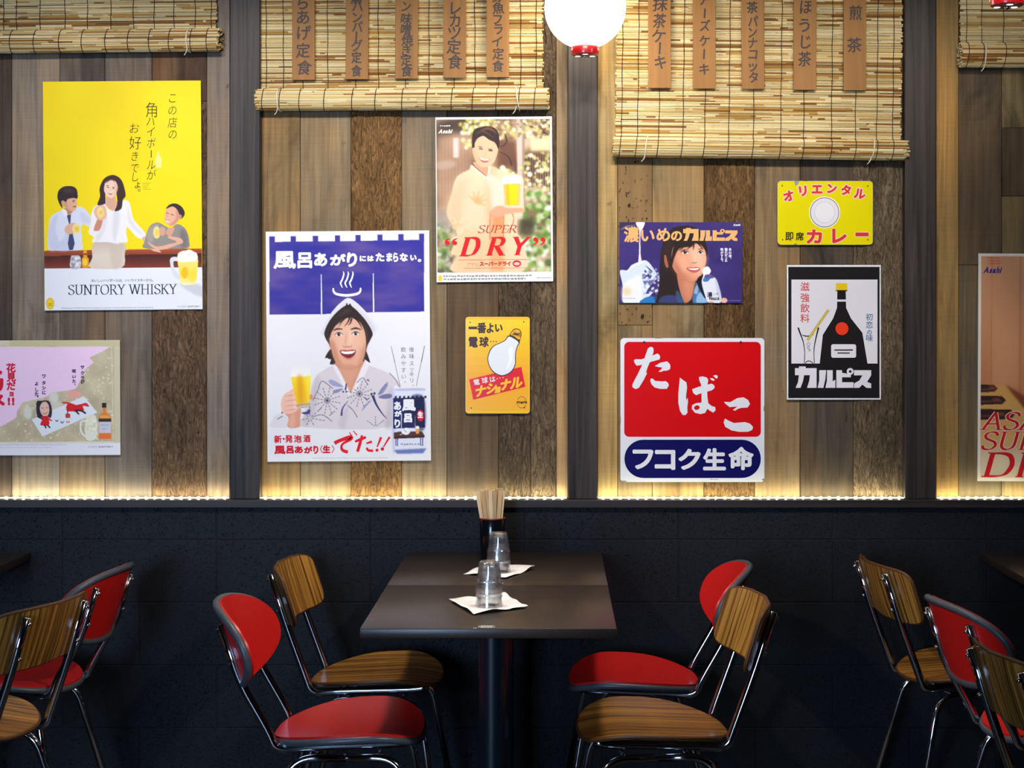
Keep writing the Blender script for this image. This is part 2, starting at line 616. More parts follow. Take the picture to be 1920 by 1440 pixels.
struct(MB().box(-RX, RX, -0.078, 0.0115, LEDGE_B, LEDGE_T, None, 0.002).build('trim_1', M['ledge']))
for i, (u0, u1) in enumerate(((-833, -778), (-201, -146), (431, 487), (1065, 1120), (1697, 1755), (2330, 2387), (2962, 3019))):
    ya = -0.042
    x0, x1 = wx(u0, ya), wx(u1, ya)
    o = MB().box(-(x1 - x0) / 2, (x1 - x0) / 2, ya, 0.0115, LEDGE_T, RZ, None, 0.002).build('trim_%d' % (i + 2), M['post'])
    o.location = ((x0 + x1) / 2, 0, 0)
    struct(o)

# ------------------------------------------------------------------ LED strips glowing on the ledge, one per bay
dio = MB().box(-0.0034, 0.0034, -0.0022, 0.0022, 0, 0.0018)
dio_me = None
for (u0, u1, lab) in ((-144, 429, 'glowing LED strip on the ledge below the pink poster'),
                      (489, 1062, 'glowing LED strip on the ledge behind the chopsticks'),
                      (1122, 1694, 'glowing LED strip on the ledge below the red tobacco sign'),
                      (1757, 2328, 'glowing LED strip at the right edge of the photo, right of the last dark post')):
    yl = -0.022
    x0, x1 = wx(u0, yl), wx(u1, yl)
    r = empty('led_strip', ((x0 + x1) / 2, yl, LEDGE_T))
    tag(r, lab, 'light strip')
    MB().box(-(x1 - x0) / 2, (x1 - x0) / 2, -0.005, 0.005, 0, 0.002, None).build('tape', M['led_tape'], r)
    n = int((x1 - x0) / 0.0275)
    for k in range(n):
        if dio_me is None:
            o = dio.build('diode', M['led'], r)
            dio_me = o.data
        else:
            o = bpy.data.objects.new('diode', dio_me)
            link(o, r)
        o.location = (-(x1 - x0) / 2 + (k + 0.5) * (x1 - x0) / n, 0, 0.002)

# ------------------------------------------------------------------ reed blinds
def straw():
    k = random.random()
    if k < 0.13: c = (150, 100, 44)
    elif k < 0.3: c = (196, 152, 78)
    elif k < 0.7: c = (226, 198, 138)
    else: c = (240, 220, 168)
    f = random.uniform(0.84, 1.0)
    return tuple(min(255, q * f) for q in c)


def reed(mb, x0, x1, y, z, r, seg=5, caps=False):
    """one reed stem, its natural colour changing along its length"""
    n = max(1, int((x1 - x0) / 0.055))
    base = straw()
    xs = sorted([x0, x1] + [random.uniform(x0, x1) for _ in range(n - 1)])
    dz = random.uniform(-0.0006, 0.0006)
    ph = random.uniform(0, 6.28)
    ring = lambda x, t: [(x, y + r * math.cos(ph + 2 * PI * k / seg), z + dz * (t - 0.5) * 2 + r * math.sin(ph + 2 * PI * k / seg)) for k in range(seg)]
    for i in range(len(xs) - 1):
        c = base if random.random() < 0.72 else straw()
        t0, t1 = (xs[i] - x0) / (x1 - x0), (xs[i + 1] - x0) / (x1 - x0)
        vv = ring(xs[i], t0) + ring(xs[i + 1], t1)
        mb.add(vv, [(k, (k + 1) % seg, seg + (k + 1) % seg, seg + k) for k in range(seg)], c)
    if caps:
        mb.add(ring(x0, 0), [tuple(range(seg))], tuple(q * 0.82 for q in base))
        mb.add(ring(x1, 1), [tuple(range(seg - 1, -1, -1))], tuple(q * 0.82 for q in base))


def reed_blind(label, u0, u1, vtop_roll, vbot_roll, tilt, strings, ties, group=None):
    yb, yr = -0.018, -0.036
    ff = (WALL_DIST + yr) / WALL_DIST
    R = (vbot_roll - vtop_roll) * U * ff / 2
    x0, x1 = wx(u0, yb), wx(u1, yb)
    zc = wz((vtop_roll + vbot_roll) / 2, yr)
    xc = (x0 + x1) / 2
    ztop = 2.80
    root = empty('reed_blind', (xc, 0, zc))
    root.rotation_euler = (0, tilt, 0)
    tag(root, label, 'blind', group)
    a, b = x0 - xc, x1 - xc
    # hanging sheet of reeds
    mb = MB()
    z = R * 0.55
    while z < ztop - zc:
        x = a + random.uniform(-0.004, 0.002)
        r = random.uniform(0.0023, 0.003)
        end = b + random.uniform(-0.003, 0.004)
        while x < end - 0.002:
            w = min(random.uniform(0.18, 0.6), end - x)
            if end - x - w < 0.08: w = end - x
            reed(mb, x, x + w, yb + random.uniform(-0.0012, 0.0012), z + random.uniform(-0.0005, 0.0005), r)
            x += w
        z += r * 1.93
    tag(mb.build('reed_sheet', M['reed'], root), kind='stuff')
    # rolled-up bottom
    mb = MB()
    er = b + 0.012
    for rad, cnt, caps in ((R - 0.0027, int(2 * PI * (R - 0.0027) / 0.0051), True), (R - 0.008, 26, True), (R - 0.0135, 18, True), (R - 0.019, 9, True), (R - 0.0245, 4, True)):
        if rad < 0.003: continue
        for k in range(cnt):
            t = 2 * PI * k / cnt + random.uniform(-0.03, 0.03)
            j0, j1 = random.uniform(-0.008, 0.004), random.uniform(-0.005, 0.01)
            lo, hi = a - 0.004 + j0, er + j1
            if rad < R - 0.004:
                # the inner turns only show at the two ends of the roll
                reed(mb, lo, lo + 0.05, yr + rad * math.cos(t), rad * math.sin(t), 0.0029, 5, True)
                reed(mb, hi - 0.05, hi, yr + rad * math.cos(t), rad * math.sin(t), 0.0029, 5, True)
            else:
                m = random.uniform(0.3, 0.7) * (hi - lo) + lo
                reed(mb, lo, m, yr + rad * math.cos(t), rad * math.sin(t), 0.0029, 5, True)
                reed(mb, m, hi, yr + rad * math.cos(t), rad * math.sin(t), 0.0029, 5, True)
    tag(mb.build('rolled_reeds', M['reed'], root), kind='stuff')
    for su in strings:
        sx = wx(su, yb) - xc
        mb = MB()
        n = 14
        p = [(sx + 0.0012 * math.sin(k * 1.9 + su), yb - 0.0034, R * 0.5 + (ztop - zc - R * 0.5) * k / n) for k in range(n + 1)]
        mb.tube(p, 0.0011, 4)
        sx2 = sx - 0.006
        q = [(sx2 + 0.003 * math.sin(t), yr - (R + 0.0009) * math.cos(t), (R + 0.0009) * math.sin(t)) for t in np.linspace(-PI * 0.72, PI * 0.52, 14)]
        mb.tube(q, 0.0012, 4)
        mb.build('string', M['thread'], root)
    for su in ties:
        sx = wx(su, yr) - xc
        mb = MB()
        q = [(sx + 0.006 * math.sin(t * 0.9 + su), yr - (R + 0.002) * math.cos(t), (R + 0.002) * math.sin(t)) for t in np.linspace(-PI * 0.75, PI * 0.66, 16)]
        mb.tube(q, 0.0019, 6)
        mb.tube([(sx - 0.004, yr - R * 0.75, -R * 0.72), (sx - 0.009, yr - R * 0.6, -R - 0.006), (sx - 0.016, yr - R * 0.5, -R - 0.014)], 0.0014, 5)
        mb.build('tie_cord', M['tie'], root)
    return root


reed_blind('rolled reed blind above the yellow whisky poster', -140, 406, 56, 99, -0.010,
           [-108, -66, -24, 8, 32, 76, 123, 165, 209, 251, 290, 327, 367, 397], [357, -90])
reed_blind('rolled reed blind left of the glowing globe lamp, behind five menu boards', 488, 1018, 166, 207, -0.004,
           [500, 532, 569, 615, 667, 710, 760, 805, 852, 891, 935, 977, 1006], [526, 971])
reed_blind('rolled reed blind right of the glowing globe lamp, hanging lowest on the wall', 1154, 1688, 260, 298, 0.012,
           [1165, 1195, 1235, 1280, 1321, 1366, 1412, 1463, 1506, 1558, 1603, 1643, 1673], [1212, 1634])
reed_blind('rolled reed blind in the top right corner of the photo, beside the right dark post', 1800, 2330, 82, 128, 0.004,
           [1812, 1840, 1881, 1925, 1968, 2012, 2060, 2104, 2150, 2196, 2240, 2284, 2316], [1846, 2280])

# ------------------------------------------------------------------ flat lettering: glyphs of Blender's own font as meshes
_gc = {}


def glyph(ch, off=0.0):
    key = (ch, round(off, 4))
    if key not in _gc:
        cu = bpy.data.curves.new('glyph', 'FONT')
        cu.body = ch
        cu.size = 1
        cu.resolution_u = 3
        cu.offset = off
        ob = bpy.data.objects.new('glyph', cu)
        me = bpy.data.meshes.new_from_object(ob)
        v = np.array([q.co[:2] for q in me.vertices]).reshape(-1, 2)
        f = [tuple(p.vertices) for p in me.polygons]
        bpy.data.objects.remove(ob)
        bpy.data.curves.remove(cu)
        bpy.data.meshes.remove(me)
        _gc[key] = (v, f)
    return _gc[key]


class Flat:
    """flat print drawn in wall drawing units (u to the right, v down); each layer lies a hair in front of the last"""
    def __init__(s, root_uv, y0=-0.0006, step=0.00025):
        s.uv, s.y0, s.step = root_uv, y0, step
        s.mb = MB()
        s.o = (0, 0, 1)
        s.k = 0

    def at(s, ox, oy, sc):
        s.o = (ox, oy, sc)
        return s

    def _raw(s, uv, faces, col, layer):
        s.k = (s.k + 1) % 27
        y = s.y0 - s.step * layer - 8e-6 * s.k      # overlapping strokes never share one plane
        s.mb.add([((u - s.uv[0]) * U, y, -(v - s.uv[1]) * U) for u, v in uv], faces, col)

    def pts(s, p):
        if isinstance(p, str):
            p = [tuple(float(t) for t in q.split(',')) for q in p.split()]
        ox, oy, sc = s.o
        return [(ox + a / sc, oy + b / sc) for a, b in p]

    def poly(s, p, col, layer=0, smooth=False):
        q = s.pts(p)
        if smooth: q = catmull(q, 4)
        tris = tessellate_polygon([[Vector((a, -b, 0)) for a, b in q]])
        s._raw(q, [tuple(t) for t in tris], col, layer)
        return s

    def rect(s, x0, y0, x1, y1, col, layer=0):
        return s.poly([(x0, y0), (x1, y0), (x1, y1), (x0, y1)], col, layer)

    def rrect(s, x0, y0, x1, y1, r, col, layer=0):
        p = []
        for cx, cy, a0 in ((x1 - r, y0 + r, -90), (x1 - r, y1 - r, 0), (x0 + r, y1 - r, 90), (x0 + r, y0 + r, 180)):
            for k in range(9):
                a = math.radians(a0 + 90 * k / 8)
                p.append((cx + r * math.cos(a), cy + r * math.sin(a)))
        return s.poly(p, col, layer)

    def ell(s, cx, cy, rx, ry, col, layer=0, rot=0, n=24):
        c, d = math.cos(rot), math.sin(rot)
        p = []
        for k in range(n):
            a = 2 * PI * k / n
            x, y = rx * math.cos(a), ry * math.sin(a)
            p.append((cx + x * c - y * d, cy + x * d + y * c))
        return s.poly(p, col, layer)

    def line(s, p, w, col, layer=0, smooth=False):
        q = s.pts(p)
        sc = s.o[2]
        if smooth: q = catmull(q, 5, False)
        n = len(q)
        ws = [x / sc for x in (w if isinstance(w, (list, tuple)) else [w] * n)]
        if len(ws) != n:
            ws = list(np.interp(np.linspace(0, 1, n), np.linspace(0, 1, len(ws)), ws))
        L, Rr = [], []
        for i in range(n):
            a, b = q[max(0, i - 1)], q[min(n - 1, i + 1)]
            dx, dy = b[0] - a[0], b[1] - a[1]
            m = math.hypot(dx, dy) or 1
            nx, ny = -dy / m * ws[i] / 2, dx / m * ws[i] / 2
            L.append((q[i][0] + nx, q[i][1] + ny)); Rr.append((q[i][0] - nx, q[i][1] - ny))
        s._raw(L + Rr, [(i, i + 1, n + i + 1, n + i) for i in range(n - 1)], col, layer)
        return s

    def ch(s, c, u, v, size, col, layer=0, off=0.0, rot=0.0, shear=0.0, sx=1.0, sy=1.0, fat=0.0, box=None, nfat=8):
        """one character: em box centred on (u, v), or its outline fitted into box (x0, y0, x1, y1)"""
        gv, gf = glyph(c, off)
        if not len(gv): return s
        ox, oy, sc = s.o
        P = gv.copy()
        if box is not None:
            lo, hi = P.min(0), P.max(0)
            x0, y0, x1, y1 = box
            P = (P - (lo + hi) / 2) / np.maximum(hi - lo, 1e-3) * np.array([x1 - x0, y1 - y0])
            u, v = (x0 + x1) / 2, (y0 + y1) / 2
        else:
            P = (P - np.array([0.5, 0.38])) * size * np.array([sx, sy])
        P[:, 0] += P[:, 1] * shear
        c_, d_ = math.cos(rot), math.sin(rot)
        X = u + P[:, 0] * c_ + P[:, 1] * d_
        Y = v - P[:, 1] * c_ + P[:, 0] * d_
        shifts = [(0, 0)] + ([(fat * math.cos(2 * PI * k / nfat), fat * math.sin(2 * PI * k / nfat)) for k in range(nfat)] if fat else [])
        for a, b in shifts:
            s._raw([(ox + (x + a) / sc, oy + (y + b) / sc) for x, y in zip(X, Y)], gf, col, layer)
        return s

    def row(s, t, u0, u1, v, h, col, layer=0, **kw):
        """horizontal line of full-width characters spread between u0 and u1"""
        n = len(t)
        st = (u1 - u0) / n
        for i, c in enumerate(t):
            s.ch(c, u0 + st * (i + 0.5), v, h, col, layer, **kw)
        return s

    def latin(s, t, u0, u1, v0, v1, col, layer=0, shear=0.0, off=0.0, fat=0.0):
        """Latin word fitted between u0 and u1 with cap height v0..v1"""
        x, parts = 0.0, []
        for c in t:
            gv, gf = glyph(c, off)
            if not len(gv):
                x += 0.3; continue
            lo, hi = gv[:, 0].min(), gv[:, 0].max()
            parts.append((gv - np.array([lo - x, 0]), gf))
            x += hi - lo + 0.09
        x -= 0.09
        ox, oy, sc = s.o
        ch = 0.73
        for gv, gf in parts:
            for a, b in ([(0, 0)] + ([(fat, 0), (-fat, 0), (0, fat), (0, -fat)] if fat else [])):
                s._raw([(ox + (u0 + p[0] / x * (u1 - u0) + p[1] / ch * (v1 - v0) * shear + a) / sc,
                         oy + (v1 - p[1] / ch * (v1 - v0) + b) / sc) for p in gv], gf, col, layer)
        return s

    def col_text(s, t, u, vs, size, col, layer=0, **kw):
        """vertical line: one character at every v in vs; the long-vowel bar turns"""
        for c, v in zip(t, vs):
            if c == 'ー': s.ch(c, u, v, size, col, layer, **dict(kw, rot=PI / 2))
            elif c in '。、': s.ch(c, u + size * 0.55, v - size * 0.45, size, col, layer, **kw)
            else: s.ch(c, u, v, size, col, layer, **kw)
        return s

    def build(s, name, material, parent):
        o = s.mb.build(name, material, parent)
        s.mb = MB()
        return o


def catmull(q, n=4, closed=True):
    N = len(q)
    out = []
    rng = N if closed else N - 1
    for i in range(rng):
        if closed: p0, p1, p2, p3 = q[(i - 1) % N], q[i], q[(i + 1) % N], q[(i + 2) % N]
        else: p0, p1, p2, p3 = q[max(0, i - 1)], q[i], q[i + 1], q[min(N - 1, i + 2)]
        for k in range(n):
            t = k / n
            out.append(tuple(0.5 * (2 * p1[d] + (p2[d] - p0[d]) * t + (2 * p0[d] - 5 * p1[d] + 4 * p2[d] - p3[d]) * t * t + (3 * p1[d] - p0[d] - 3 * p2[d] + p3[d]) * t ** 3) for d in (0, 1)))
    if not closed: out.append(q[-1])
    return out


# serif capitals drawn as broad-nib pen skeletons (cap height 1, x to the right, y up)
SERIF = {
    'S': (0.56, ['.50,.80 .46,.93 .30,1 .14,.95 .06,.78 .14,.62 .30,.52 .46,.42 .53,.24 .44,.06 .27,0 .10,.06 .05,.22'], []),
    'U': (0.76, ['.14,1 .14,.35 .2,.1 .38,0 .56,.1 .63,.35 .63,1'], [(.14, 1), (.63, 1)]),
    'N': (0.78, ['.12,0 .12,1', '.12,1 .66,0', '.66,0 .66,1'], [(.12, 0), (.10, 1), (.66, 1)]),
    'T': (0.66, ['.33,0 .33,1', '.03,.82 .05,.975 .61,.975 .63,.82'], [(.33, 0)]),
    'O': (0.8, ['.40,1 .22,.95 .09,.75 .06,.5 .09,.25 .22,.05 .40,0 .58,.05 .71,.25 .74,.5 .71,.75 .58,.95 .40,1'], []),
    'R': (0.7, ['.13,0 .13,1', '.13,.98 .36,.98 .52,.88 .52,.66 .40,.52 .13,.50', '.32,.50 .64,0'], [(.13, 0), (.11, 1), (.66, 0)]),
    'Y': (0.68, ['.08,1 .34,.48', '.60,1 .34,.48', '.34,.48 .34,0'], [(.08, 1), (.60, 1), (.34, 0)]),
    'W': (1.0, ['.06,1 .28,0', '.28,0 .50,1', '.50,1 .72,0', '.72,0 .94,1'], [(.06, 1), (.50, 1), (.94, 1)]),
    'H': (0.8, ['.14,0 .14,1', '.66,0 .66,1', '.14,.51 .66,.51'], [(.14, 0), (.14, 1), (.66, 0), (.66, 1)]),
    'I': (0.34, ['.17,0 .17,1'], [(.17, 0), (.17, 1)]),
    'K': (0.72, ['.13,0 .13,1', '.60,1 .15,.46', '.28,.60 .64,0'], [(.13, 0), (.13, 1), (.60, 1), (.65, 0)]),
    'P': (0.62, ['.13,0 .13,1', '.13,.98 .36,.98 .53,.87 .53,.62 .38,.47 .13,.46'], [(.13, 0), (.11, 1)]),
    'E': (0.6, ['.13,0 .13,1', '.13,.98 .50,.98 .53,.82', '.13,.51 .42,.51', '.13,.02 .52,.02 .56,.2'], [(.11, 0), (.11, 1)]),
    'D': (0.78, ['.13,0 .13,1', '.13,.98 .40,.98 .60,.86 .69,.5 .60,.14 .40,.02 .13,.02'], [(.11, 0), (.11, 1)]),
    'A': (0.72, ['.06,0 .36,1', '.36,1 .64,0', '.17,.33 .55,.33'], [(.06, 0), (.65, 0)]),
}


def serif(fl, word, u0, u1, v0, v1, col, layer=0, shear=0.0, thick=0.15, thin=0.035, nib=0.35, gap=0.05, fat=0.0):
    W_ = sum(SERIF[c][0] + gap if c != ' ' else 0.34 for c in word) - gap
    k, h = (u1 - u0) / W_, v1 - v0
    x = 0.0
    for c in word:
        if c == ' ':
            x += 0.34
            continue
        adv, strokes, sf = SERIF[c]
        for st in strokes:
            q = [tuple(float(t) for t in p.split(',')) for p in st.split()]
            if len(q) > 4: q = catmull(q, 4, False)
            P, ws = [], []
            for i, (a, b) in enumerate(q):
                pa, pb = q[max(0, i - 1)], q[min(len(q) - 1, i + 1)]
                th = math.atan2(pb[1] - pa[1], pb[0] - pa[0])
                ws.append((thin + (thick - thin) * abs(math.sin(th - nib)) ** 1.5) * h + fat)
                P.append((u0 + (x + a) * k + b * h * shear, v1 - b * h))
            fl.line(P, ws, col, layer)
        for a, b in sf:
            X = u0 + (x + a) * k + b * h * shear
            s_ = 0.17 * h
            fl.line([(X - s_, v1 - b * h), (X + s_, v1 - b * h)], max(thin, 0.045) * h + fat, col, layer)
        x += adv + gap
    return fl


# ------------------------------------------------------------------ painter for the printed photographs on the posters
class Paint:
    def __init__(s, u0, v0, u1, v1, res, bg):
        s.b, s.res = (u0, v0, u1, v1), res
        s.W, s.H = int(round((u1 - u0) / res)) + 1, int(round((v1 - v0) / res)) + 1
        s.X = np.linspace(u0, u1, s.W)
        s.Y = np.linspace(v0, v1, s.H)
        s.a = np.empty((s.H, s.W, 3))
        s.a[:] = bg
        s.o = (0, 0, 1)

    def at(s, ox, oy, sc):
        s.o = (ox, oy, sc)
        return s

    def pts(s, p):
        if isinstance(p, str):
            p = [tuple(float(t) for t in q.split(',')) for q in p.split()]
        ox, oy, sc = s.o
        return [(ox + a / sc, oy + b / sc) for a, b in p]

    def _mask(s, q, blur):
        u0, v0 = s.b[0], s.b[1]
        pad = blur * 3 + 2 * s.res
        xs, ys = [p[0] for p in q], [p[1] for p in q]
        i0, i1 = max(0, int((min(xs) - pad - u0) / s.res)), min(s.W, int((max(xs) + pad - u0) / s.res) + 2)
        j0, j1 = max(0, int((min(ys) - pad - v0) / s.res)), min(s.H, int((max(ys) + pad - v0) / s.res) + 2)
        if i1 <= i0 or j1 <= j0: return None
        acc = np.zeros((j1 - j0, i1 - i0))
        for du in (-0.25, 0.25):
            for dv in (-0.25, 0.25):
                X, Y = s.X[i0:i1] + du * s.res, s.Y[j0:j1] + dv * s.res
                m = np.zeros(acc.shape, bool)
                for k in range(len(q)):
                    (x1, y1), (x2, y2) = q[k], q[(k + 1) % len(q)]
                    rows = np.nonzero((y1 > Y) != (y2 > Y))[0]
                    if len(rows):
                        xi = x1 + (Y[rows] - y1) * (x2 - x1) / (y2 - y1)
                        m[rows] ^= X[None, :] < xi[:, None]
                acc += m
        acc /= 4
        if blur > 0: acc = gblur(acc, blur / s.res)
        return i0, i1, j0, j1, acc

    def poly(s, p, col, a=1.0, blur=0.0, smooth=True, tex=None):
        q = s.pts(p)
        if smooth and len(q) > 3: q = catmull(q, 4)
        blur = blur / s.o[2]
        r = s._mask(q, blur)
        if r is None: return s
        i0, i1, j0, j1, m = r
        m = (m * a)[:, :, None]
        c = np.asarray(col, float)
        if c.ndim == 2:                       # colour ramp from top to bottom of the shape
            ys = [t[1] for t in q]
            t = np.clip((s.Y[j0:j1] - min(ys)) / max(1e-6, max(ys) - min(ys)), 0, 1)
            st = np.linspace(0, 1, len(c))
            c = np.stack([np.interp(t, st, c[:, k]) for k in range(3)], 1)[:, None, :]
        s.a[j0:j1, i0:i1] = s.a[j0:j1, i0:i1] * (1 - m) + c * m
        return s

    def rect(s, x0, y0, x1, y1, col, a=1.0, blur=0.0):
        return s.poly([(x0, y0), (x1, y0), (x1, y1), (x0, y1)], col, a, blur, False)

    def ell(s, cx, cy, rx, ry, col, a=1.0, blur=0.0, rot=0.0, n=20):
        c, d = math.cos(rot), math.sin(rot)
        return s.poly([(cx + rx * math.cos(t) * c - ry * math.sin(t) * d, cy + rx * math.cos(t) * d + ry * math.sin(t) * c)
                       for t in np.linspace(0, 2 * PI, n, endpoint=False)], col, a, blur, False)

    def line(s, p, w, col, a=1.0, blur=0.0, smooth=True):
        if isinstance(p, str):
            p = [tuple(float(t) for t in q.split(',')) for q in p.split()]
        if smooth and len(p) > 2: p = catmull(p, 5, False)
        n = len(p)
        ws = list(np.interp(np.linspace(0, 1, n), np.linspace(0, 1, len(w)), w)) if isinstance(w, (list, tuple)) else [w] * n
        L, R = [], []
        for i in range(n):
            q, r = p[max(0, i - 1)], p[min(n - 1, i + 1)]
            dx, dy = r[0] - q[0], r[1] - q[1]
            m = math.hypot(dx, dy) or 1
            L.append((p[i][0] - dy / m * ws[i] / 2, p[i][1] + dx / m * ws[i] / 2))
            R.append((p[i][0] + dy / m * ws[i] / 2, p[i][1] - dx / m * ws[i] / 2))
        return s.poly(L + R[::-1], col, a, blur, False)

    def mottle(s, box, cols, scale, seed=0, a=1.0, sx=1.0):
        """blotchy area: value noise through a colour ramp"""
        ox, oy, sc = s.o
        x0, y0, x1, y1 = ox + box[0] / sc, oy + box[1] / sc, ox + box[2] / sc, oy + box[3] / sc
        ix = np.nonzero((s.X >= x0) & (s.X <= x1))[0]
        iy = np.nonzero((s.Y >= y0) & (s.Y <= y1))[0]
        if not len(ix) or not len(iy): return s
        rg = np.random.default_rng(seed)
        acc = np.zeros((len(iy), len(ix)))
        amp, tot = 1.0, 0.0
        for o in range(3):
            f = scale / 2 ** o
            nx, ny = int((x1 - x0) / (f * sx)) + 3, int((y1 - y0) / f) + 3
            g = rg.random((ny, nx))
            gx, gy = (s.X[ix] - x0) / (f * sx), (s.Y[iy] - y0) / f
            a0, b0 = gx.astype(int), gy.astype(int)
            tx, ty = gx - a0, gy - b0
            tx, ty = tx * tx * (3 - 2 * tx), ty * ty * (3 - 2 * ty)
            v = (g[b0][:, a0] * (1 - tx) + g[b0][:, a0 + 1] * tx) * (1 - ty)[:, None] + (g[b0 + 1][:, a0] * (1 - tx) + g[b0 + 1][:, a0 + 1] * tx) * ty[:, None]
            acc += v * amp
            tot += amp
            amp *= 0.55
        acc = np.clip((acc / tot - 0.22) / 0.56, 0, 1)
        c = np.asarray(cols, float)
        st = np.linspace(0, 1, len(c))
        img = np.stack([np.interp(acc, st, c[:, k]) for k in range(3)], 2)
        sl = np.ix_(iy, ix)
        s.a[sl] = s.a[sl] * (1 - a) + img * a
        return s

    def dots(s, n, box, r, cols, seed=0, blur=0.0, a=1.0, region=None):
        rg = random.Random(seed)
        for _ in range(n):
            x, y = rg.uniform(box[0], box[2]), rg.uniform(box[1], box[3])
            if region and not region(x, y): continue
            q = rg.uniform(0.6, 1.3) * r
            s.ell(x, y, q, q * rg.uniform(0.6, 1.0), rg.choice(cols), a, blur, rg.uniform(0, 3), 8)
        return s

    def build(s, name, material, parent, root_uv, y=-0.0004):
        X, Z = (s.X - root_uv[0]) * U, -(s.Y - root_uv[1]) * U
        co = np.empty((s.H, s.W, 3), np.float32)
        co[:, :, 0] = X[None, :]
        co[:, :, 1] = y
        co[:, :, 2] = Z[:, None]
        W, H = s.W, s.H
        idx = np.arange(W * H).reshape(H, W)
        q = np.stack([idx[:-1, :-1], idx[1:, :-1], idx[1:, 1:], idx[:-1, 1:]], 2).reshape(-1, 4)
        me = bpy.data.meshes.new(name)
        me.vertices.add(W * H)
        me.vertices.foreach_set('co', co.ravel())
        me.loops.add(q.size)
        me.loops.foreach_set('vertex_index', q.ravel().astype(np.int32))
        me.polygons.add(len(q))
        me.polygons.foreach_set('loop_start', np.arange(0, q.size, 4, dtype=np.int32))
        me.update()
        me.validate()
        at = me.color_attributes.new('Col', 'FLOAT_COLOR', 'POINT')
        buf = np.ones((W * H, 4), np.float32)
        buf[:, :3] = lin(np.clip(s.a, 0, 255)).reshape(-1, 3)
        at.data.foreach_set('color', buf.ravel())
        me.materials.append(material)
        o = bpy.data.objects.new(name, me)
        link(o, parent)
        return o


def gblur(m, sg):
    if sg < 0.2: return m
    r = max(1, int(sg * 2.5))
    k = np.exp(-0.5 * (np.arange(-r, r + 1) / sg) ** 2)
    k /= k.sum()
    p = np.pad(m, ((r, r), (0, 0)))
    m2 = sum(k[i] * p[i:i + m.shape[0]] for i in range(2 * r + 1))
    p = np.pad(m2, ((0, 0), (r, r)))
    return sum(k[i] * p[:, i:i + m.shape[1]] for i in range(2 * r + 1))


def poster(name, label, u0, v0, u1, v1, rot=0.0, cat='poster', y=-0.0105, th=0.0012):
    """a sheet of paper on the wall; its own mesh is the sheet, print and lettering are its parts"""
    uc, vc = (u0 + u1) / 2, (v0 + v1) / 2
    hx, hz = (u1 - u0) * U / 2, (v1 - v0) * U / 2
    o = MB().box(-hx, hx, 0, th, -hz, hz, None, 0.0004).build(name, M['paper'])
    o.location = (wx(uc), y, wz(vc))
    o.rotation_euler = (0, rot, 0)
    tag(o, label, cat)
    return o, (uc, vc)


def sign_plate(name, label, u0, v0, u1, v1, r, mat, rot=0.0, y=-0.012, th=0.003, notches=()):
    uc, vc = (u0 + u1) / 2, (v0 + v1) / 2
    w, h = (u1 - u0) / 2, (v1 - v0) / 2
    out = []
    for cx, cy, a0 in ((w - r, -h + r, -90), (w - r, h - r, 0), (-w + r, h - r, 90), (-w + r, -h + r, 180)):
        if a0 == 90:
            for nx, dep, wd in [n for n in notches if n[3] == 'bottom'] and [(n[0], n[1], n[2]) for n in notches if n[3] == 'bottom']:
                out += [(nx + wd, h), (nx + wd * 0.4, h - dep), (nx - wd * 0.5, h - dep * 0.8), (nx - wd, h)]
        for k in range(7):
            a = math.radians(a0 + 90 * k / 6)
            out.append((cx + r * math.cos(a), cy + r * math.sin(a)))
    for n in notches:
        if n[3] == 'top':
            nx, dep, wd = n[:3]
            out += [(nx - wd, -h), (nx - wd * 0.5, -h + dep * 0.8), (nx + wd * 0.3, -h + dep), (nx + wd, -h)]
    n = len(out)
    P = [(a * U, -b * U) for a, b in out]
    tris = tessellate_polygon([[Vector((a, b, 0)) for a, b in P]])
    mb = MB()
    mb.add([(a, 0, b) for a, b in P], [tuple(t) for t in tris])
    mb.add([(a, th, b) for a, b in P], [tuple(t[::-1]) for t in tris])
    mb.add([(a, 0, b) for a, b in P] + [(a, th, b) for a, b in P], [(i, (i + 1) % n, n + (i + 1) % n, n + i) for i in range(n)])
    o = mb.build(name, mat)
    o.location = (wx(uc), y, wz(vc))
    o.rotation_euler = (0, rot, 0)
    tag(o, label, 'sign')
    return o, (uc, vc)


def tiny_text(fl, u0, u1, v, h, col, layer=1, seed=1, gap=0.3):
    """fine print too small to read: short grey dashes"""
    rg = random.Random(seed)
    u = u0
    while u < u1:
        w = rg.uniform(h * 0.7, h * 1.6)
        fl.rect(u, v - h * rg.uniform(0.25, 0.5), min(u1, u + w), v + h * rg.uniform(0.2, 0.45), col, layer)
        u += w + h * rg.uniform(0.2, 0.2 + gap)


